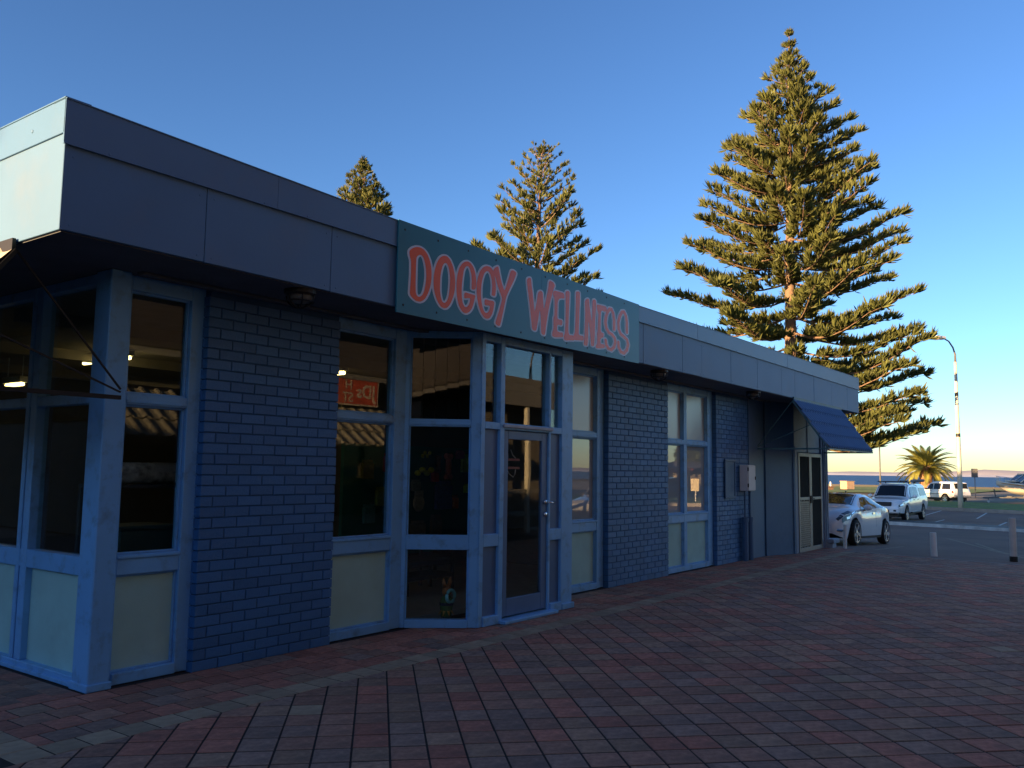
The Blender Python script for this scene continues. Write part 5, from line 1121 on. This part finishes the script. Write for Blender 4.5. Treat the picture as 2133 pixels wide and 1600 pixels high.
m_ = MB(); m_.lathe([(.071, .12), (.074, .135), (.071, .15)], (tx, ty, .09), 14); m_.build('belt', TBL, fig)
m_ = MB()
for k in range(9): a = 2*PI*k/9; c = Vector((math.cos(a), math.sin(a), 0)); q = Vector((tx, ty, .17)); s_ = Vector((-c.y, c.x, 0)); m_.add([q+c*.05-s_*.02, q+c*.05+s_*.02, q+c*.10+Vector((0, 0, -.06))], [(0, 1, 2)])
m_.build('petal_skirt', TY, fig, recalc=False)

# ================================================================== ACROSS THE PAVING (seen mirrored in the shop glass) AND WHAT SHADES IT
BROWN = mat('brown_render', (.07, .055, .045), .85, var=.15, scale=2); GREYF = mat('grey_fascia', (.20, .19, .17), .8, var=.1)
opp = thing('shop_building', 'brown shop across the paving with a tiled awning, mirrored in the glass', 'building', (8, -3, 0))
m_ = MB(); m_.box(-7, 21.2, -3.2, -3.0, 0, 3.6, c=0); m_.box(-7, 21.2, -12.0, -11.8, 0, 3.6, c=0); m_.box(21.0, 21.2, -11.8, -3.2, 0, 3.6, c=0); m_.box(-7, -6.8, -11.8, -3.2, 0, 3.6, c=0); m_.build('wall', mat('opposite_wall', (.16, .14, .12), .85), opp)
m_ = MB(); m_.box(-7, 21.3, -12, -1.75, 3.60, 3.72, c=0); m_.build('roof', GREYF, opp)
m_ = MB(); m_.box(-7, 15.4, -1.76, -1.70, 3.73, 9.2, c=.01); m_.box(-7, 15.4, -12, -11.9, 3.73, 9.2, c=0); m_.box(-7, -6.9, -11.9, -1.76, 3.73, 9.2, c=0); m_.box(15.3, 15.4, -11.9, -1.76, 3.73, 9.2, c=0); m_.box(-7, 15.4, -12, -1.7, 9.201, 9.3, c=.01); m_.build('upper_wall', BROWN, opp); m_ = MB(); m_.box(15.41, 21.35, -1.76, -1.70, 3.28, 4.02, c=.01); m_.build('fascia', GREYF, opp)  # upper wall: its unseen height is added to darken the shop front
m_ = MB(); m_.box(-7, 15.4, -2.95, -2.9, 3.0, 3.59, c=0); m_.build('bulkhead_panel', mat('olive_panel', (.12, .12, .09), .85), opp)
for x in (16.0, 18.5, 21.0):
    m_ = MB(); m_.box(x-.06, x+.06, -1.86, -1.74, 0, 3.27, c=.01); pst = m_.build('verandah_post', mat('cream_post', (.6, .56, .45), .6), opp)
for z in (1.07, .5): m_ = MB(); m_.box(16.07, 18.43, -1.83, -1.77, z-.06, z+.06, c=.005); m_.box(18.57, 20.93, -1.83, -1.77, z-.06, z+.06, c=.005); m_.build('verandah_rail', mat('rail_paint', (.35, .32, .26), .7), opp)
for x0 in (5.2, 8.2, 11.0, 13.6): m_ = MB(); m_.box(x0, x0+2.2, -2.99, -2.95, .5, 2.3, c=.01); m_.build('window', CARG, opp)
awning(0, 5.4, 15.3, 0.0, 1.15, 3.0, 2.08, mat('stone_tile_sheet', (.26, .24, .18), .85, var=.2, scale=5), DARKM, lambda s_, d, z: Vector((s_, -2.0+d, z)), rods=False, par=opp, rows=3, pitch=.30)
ban = thing('banner', 'red sign with pale border and letters, mirrored in the pane left of the entrance', 'sign', (13.0, -1.78, 3.0))
m_ = MB(); m_.box(12.35, 14.25, -1.80, -1.78, 3.02, 3.66, c=.003); m_.build('border', mat('banner_pale', (.55, .45, .33), .7), ban); m_ = MB(); m_.box(12.38, 14.21, -1.779, -1.775, 3.055, 3.625, c=0); m_.build('banner_field', mat('banner_red', (.50, .07, .03), .7), ban)
def letters(txt, x, z, size, par, y):
    cu = bpy.data.curves.new('lettering', 'FONT'); cu.body = txt; cu.size = size; cu.extrude = .001; cu.offset = size*.018
    tmp = bpy.data.objects.new('lettering', cu); me = bpy.data.meshes.new_from_object(tmp); bpy.data.objects.remove(tmp)
    me.materials.clear(); me.materials.append(mat('banner_pale', (0, 0, 0)))
    o = bpy.data.objects.new('lettering', me); COL.objects.link(o); o.parent = par; o.location = Vector((x, y, z))-origin(par); o.rotation_euler = (R(90), 0, PI)
letters("JDs", 14.14, 3.20, .44, ban, -1.772); letters("H", 13.40, 3.38, .29, ban, -1.772); letters("ST", 13.44, 3.09, .31, ban, -1.772)
# unseen blocks added towards the sun, sized to shade the paving and car park
ROOFT = mat('rust_roof', (.22, .09, .06), .8, var=.15, scale=3); STW = mat('stone_wall', (.34, .29, .22), .85, var=.15)
def block(label, x0, x1, y0, y1, h, ridge=0.0, wallm=STW, wins=True):
    t = thing('light_blocker', label, 'building', ((x0+x1)/2, (y0+y1)/2, 0), 0, 'added unseen blocks that keep light off the scene'); m_ = MB(); m_.box(x0, x1, y0, y1, 0, h, c=0); wl_ = m_.build('wall', wallm, t); m_ = MB()
    if ridge: m_.add([(x0-.3, y0-.3, h+.002), (x1+.3, y0-.3, h+.002), (x1+.3, y1+.3, h+.002), (x0-.3, y1+.3, h+.002), ((x0+x1)/2, y0-.3, h+ridge), ((x0+x1)/2, y1+.3, h+ridge)], [(0, 3, 2, 1), (0, 1, 4), (3, 5, 2), (0, 4, 5, 3), (1, 2, 5, 4)])
    else: m_.box(x0-.1, x1+.1, y0-.1, y1+.1, h+.002, h+.14, c=.01)
    m_.build('roof', ROOFT, t)
    for k in range(int((y1-y0)/2.4) if wins else 0): m_ = MB(); yy = y0+.8+k*2.4; m_.box(x1+.001, x1+.03, yy, yy+1.2, .9, 2.3, c=.01); m_.build('window', CARG, t)
block('added low flat roofed block behind the camera, shading the paving', -26, -14, 4.0, 17.5, 4.5)
block('added longer flat roofed block, shading the paving', -27, -14.5, -18, 3.6, 4.4)
block('added tall pitched roof block farther left, shading the car park', -34, -20, 18.5, 25.0, 8.0, 1.0)
block('added pitched roof block, shading the ute and the lamp foot', -36, -22, 25.6, 37.4, 9.0, 1.0)
block('tallest added pitched roof block, shading the wagon', -36, -22, 38.2, 52, 11.0, 1.0)
block('added broad brown block, darkening the glass of the end wall', -16, -3.5, 19.0, 44, 5.6, .8, BROWN, False)  # added so the end wall panes mirror no bright sky
# --- car park to the right, seen only in the window reflections
GREYC = mat('silver_car_paint', (.45, .46, .47), .25, .3, var=.01, coat=1.0); DGC = mat('dark_green_paint', (.03, .04, .04), .3, var=.02, coat=1.0)
for (nm, lab, loc, hd_, pm, ct) in (('station_wagon', 'silver wagon parked to the right, mirrored in the pane beside the entrance', (28.6, -3.6, -.40), PI, GREYC, 'car'), ('off_road_wagon', 'dark green four wheel drive in the car park, mirrored in the paired windows', (67.5, -19.6, -.60), R(150), DGC, 'car')):
    v_, patch, scr, at, sec = car(nm, lab, ct, loc, hd_, spW, pm)
    scr('windscreen', .40, 1.04, CARG, .9); scr('rear_window', -2.22, -2.07, CARG, .88); patch('side_window', 3, lambda a: -1.95+.12*a, lambda a: .88-.48*a, .08, .85, CARG)
    patch('headlight', 2, 1.85, 2.16, .1, .9, LAMPG, .01); patch('tail_light', 2, -2.26, -2.10, -.2, .85, TAILR, .012); box_part(v_, 'bumper', BLACK, [(2.1, 2.36, -.7, .7, .46, .62)], .04); mirror(v_, .66, .98, 1.14, BLACK)
t = thing('notice_sign', 'small cream sign board on a white post in the mirrored car park', 'sign', (56.5, -12.9, -.6)); m_ = MB(); m_.tube([(56.5, -12.9, -.6), (56.5, -12.9, .75)], .05, 8); m_.build('post', WHITEP, t); m_ = MB(); m_.obox((56.45, -12.9, .75), (.02, 0, 0), (0, .32, 0), (0, 0, .42), c=.008); m_.build('sign_panel', mat('cream_board', (.7, .6, .4), .6), t)
sh = thing('shelter', 'open picnic shelter with a low hipped roof, mirrored in the paired windows', 'shelter', (92, -30, -.6))
for sx in (-4, 0, 4):
    for sy in (-2.2, 2.2): m_ = MB(); m_.box(92+sx-.1, 92+sx+.1, -30+sy-.1, -30+sy+.1, -.6, 2.1, c=.01); m_.build('post', DARKM, sh)
m_ = MB(); m_.add([(87, -33, 2.1), (97, -33, 2.1), (97, -27, 2.1), (87, -27, 2.1), (89.5, -30, 2.9), (94.5, -30, 2.9)], [(0, 1, 5, 4), (1, 2, 5), (2, 3, 4, 5), (3, 0, 4), (3, 2, 1, 0)]); m_.build('roof', GREYP, sh)
hs = thing('house', 'long low house with a red roof, mirrored beyond the shelter', 'house', (150, -60, -.6)); m_ = MB(); m_.box(140, 165, -64, -54, -.6, 1.6, c=0); m_.build('wall', STW, hs); m_ = MB(); m_.add([(139, -65, 1.6), (166, -65, 1.6), (166, -53, 1.6), (139, -53, 1.6), (144, -59, 3.4), (161, -59, 3.4)], [(0, 1, 5, 4), (1, 2, 5), (2, 3, 4, 5), (3, 0, 4), (3, 2, 1, 0)]); m_.build('roof', mat('red_roof', (.45, .10, .05), .8), hs)
def round_tree(base, h, r_, seed, label):
    rng = np.random.default_rng(seed); t = thing('coastal_tree', label, 'tree', base, 0, 'small trees by the mirrored car park'); b = np.array(base); m_ = MB(); m_.tube([base, (base[0]+.1, base[1], base[2]+h*.35), (base[0]+.2, base[1]+.1, base[2]+h*.6)], [.22, .16, .08], 8)
    n_ = 900; d_ = rng.normal(0, 1, (n_, 3)); d_ = norm(d_)*(rng.random((n_, 1))**.45)
    d_ = d_[(np.sin(d_[:, 0]*5+seed)+np.sin(d_[:, 1]*6)+np.cos(d_[:, 2]*5)) > -.7]; P = b+np.array([.2, .1, h*.66])+d_*np.array([r_, r_, h*.34])
    for k in range(0, len(P), 60): m_.bar(tuple(b+np.array([.15, .05, h*.45])), tuple(P[k]), .05)
    m_.build('trunk', BARK, t); V, F = blades(P, d_+rng.normal(0, .4, d_.shape), np.full(len(P), .55), np.full(len(P), .2), 7, .7, rng); np_mesh('crown', V, F, mat('coastal_leaf', (.05, .065, .02), .7, var=.3, island=.3, trans=.1), t, off=base)
for k, (x, y, h, r_) in enumerate(((97, -31, 6.2, 2.6), (84, -20, 5.6, 2.2), (120, -50, 7.5, 3.2), (76, -27.5, 5.0, 1.9), (110, -33, 6.6, 2.8))): round_tree((x, y, -.6), h, r_, 40+k, ['bushy tree behind the mirrored shelter', 'small tree left of the mirrored shelter', 'largest round tree far behind the mirrored shelter', 'slim low tree beside the dark wagon reflection', 'round tree between shelter and red roof'][k])
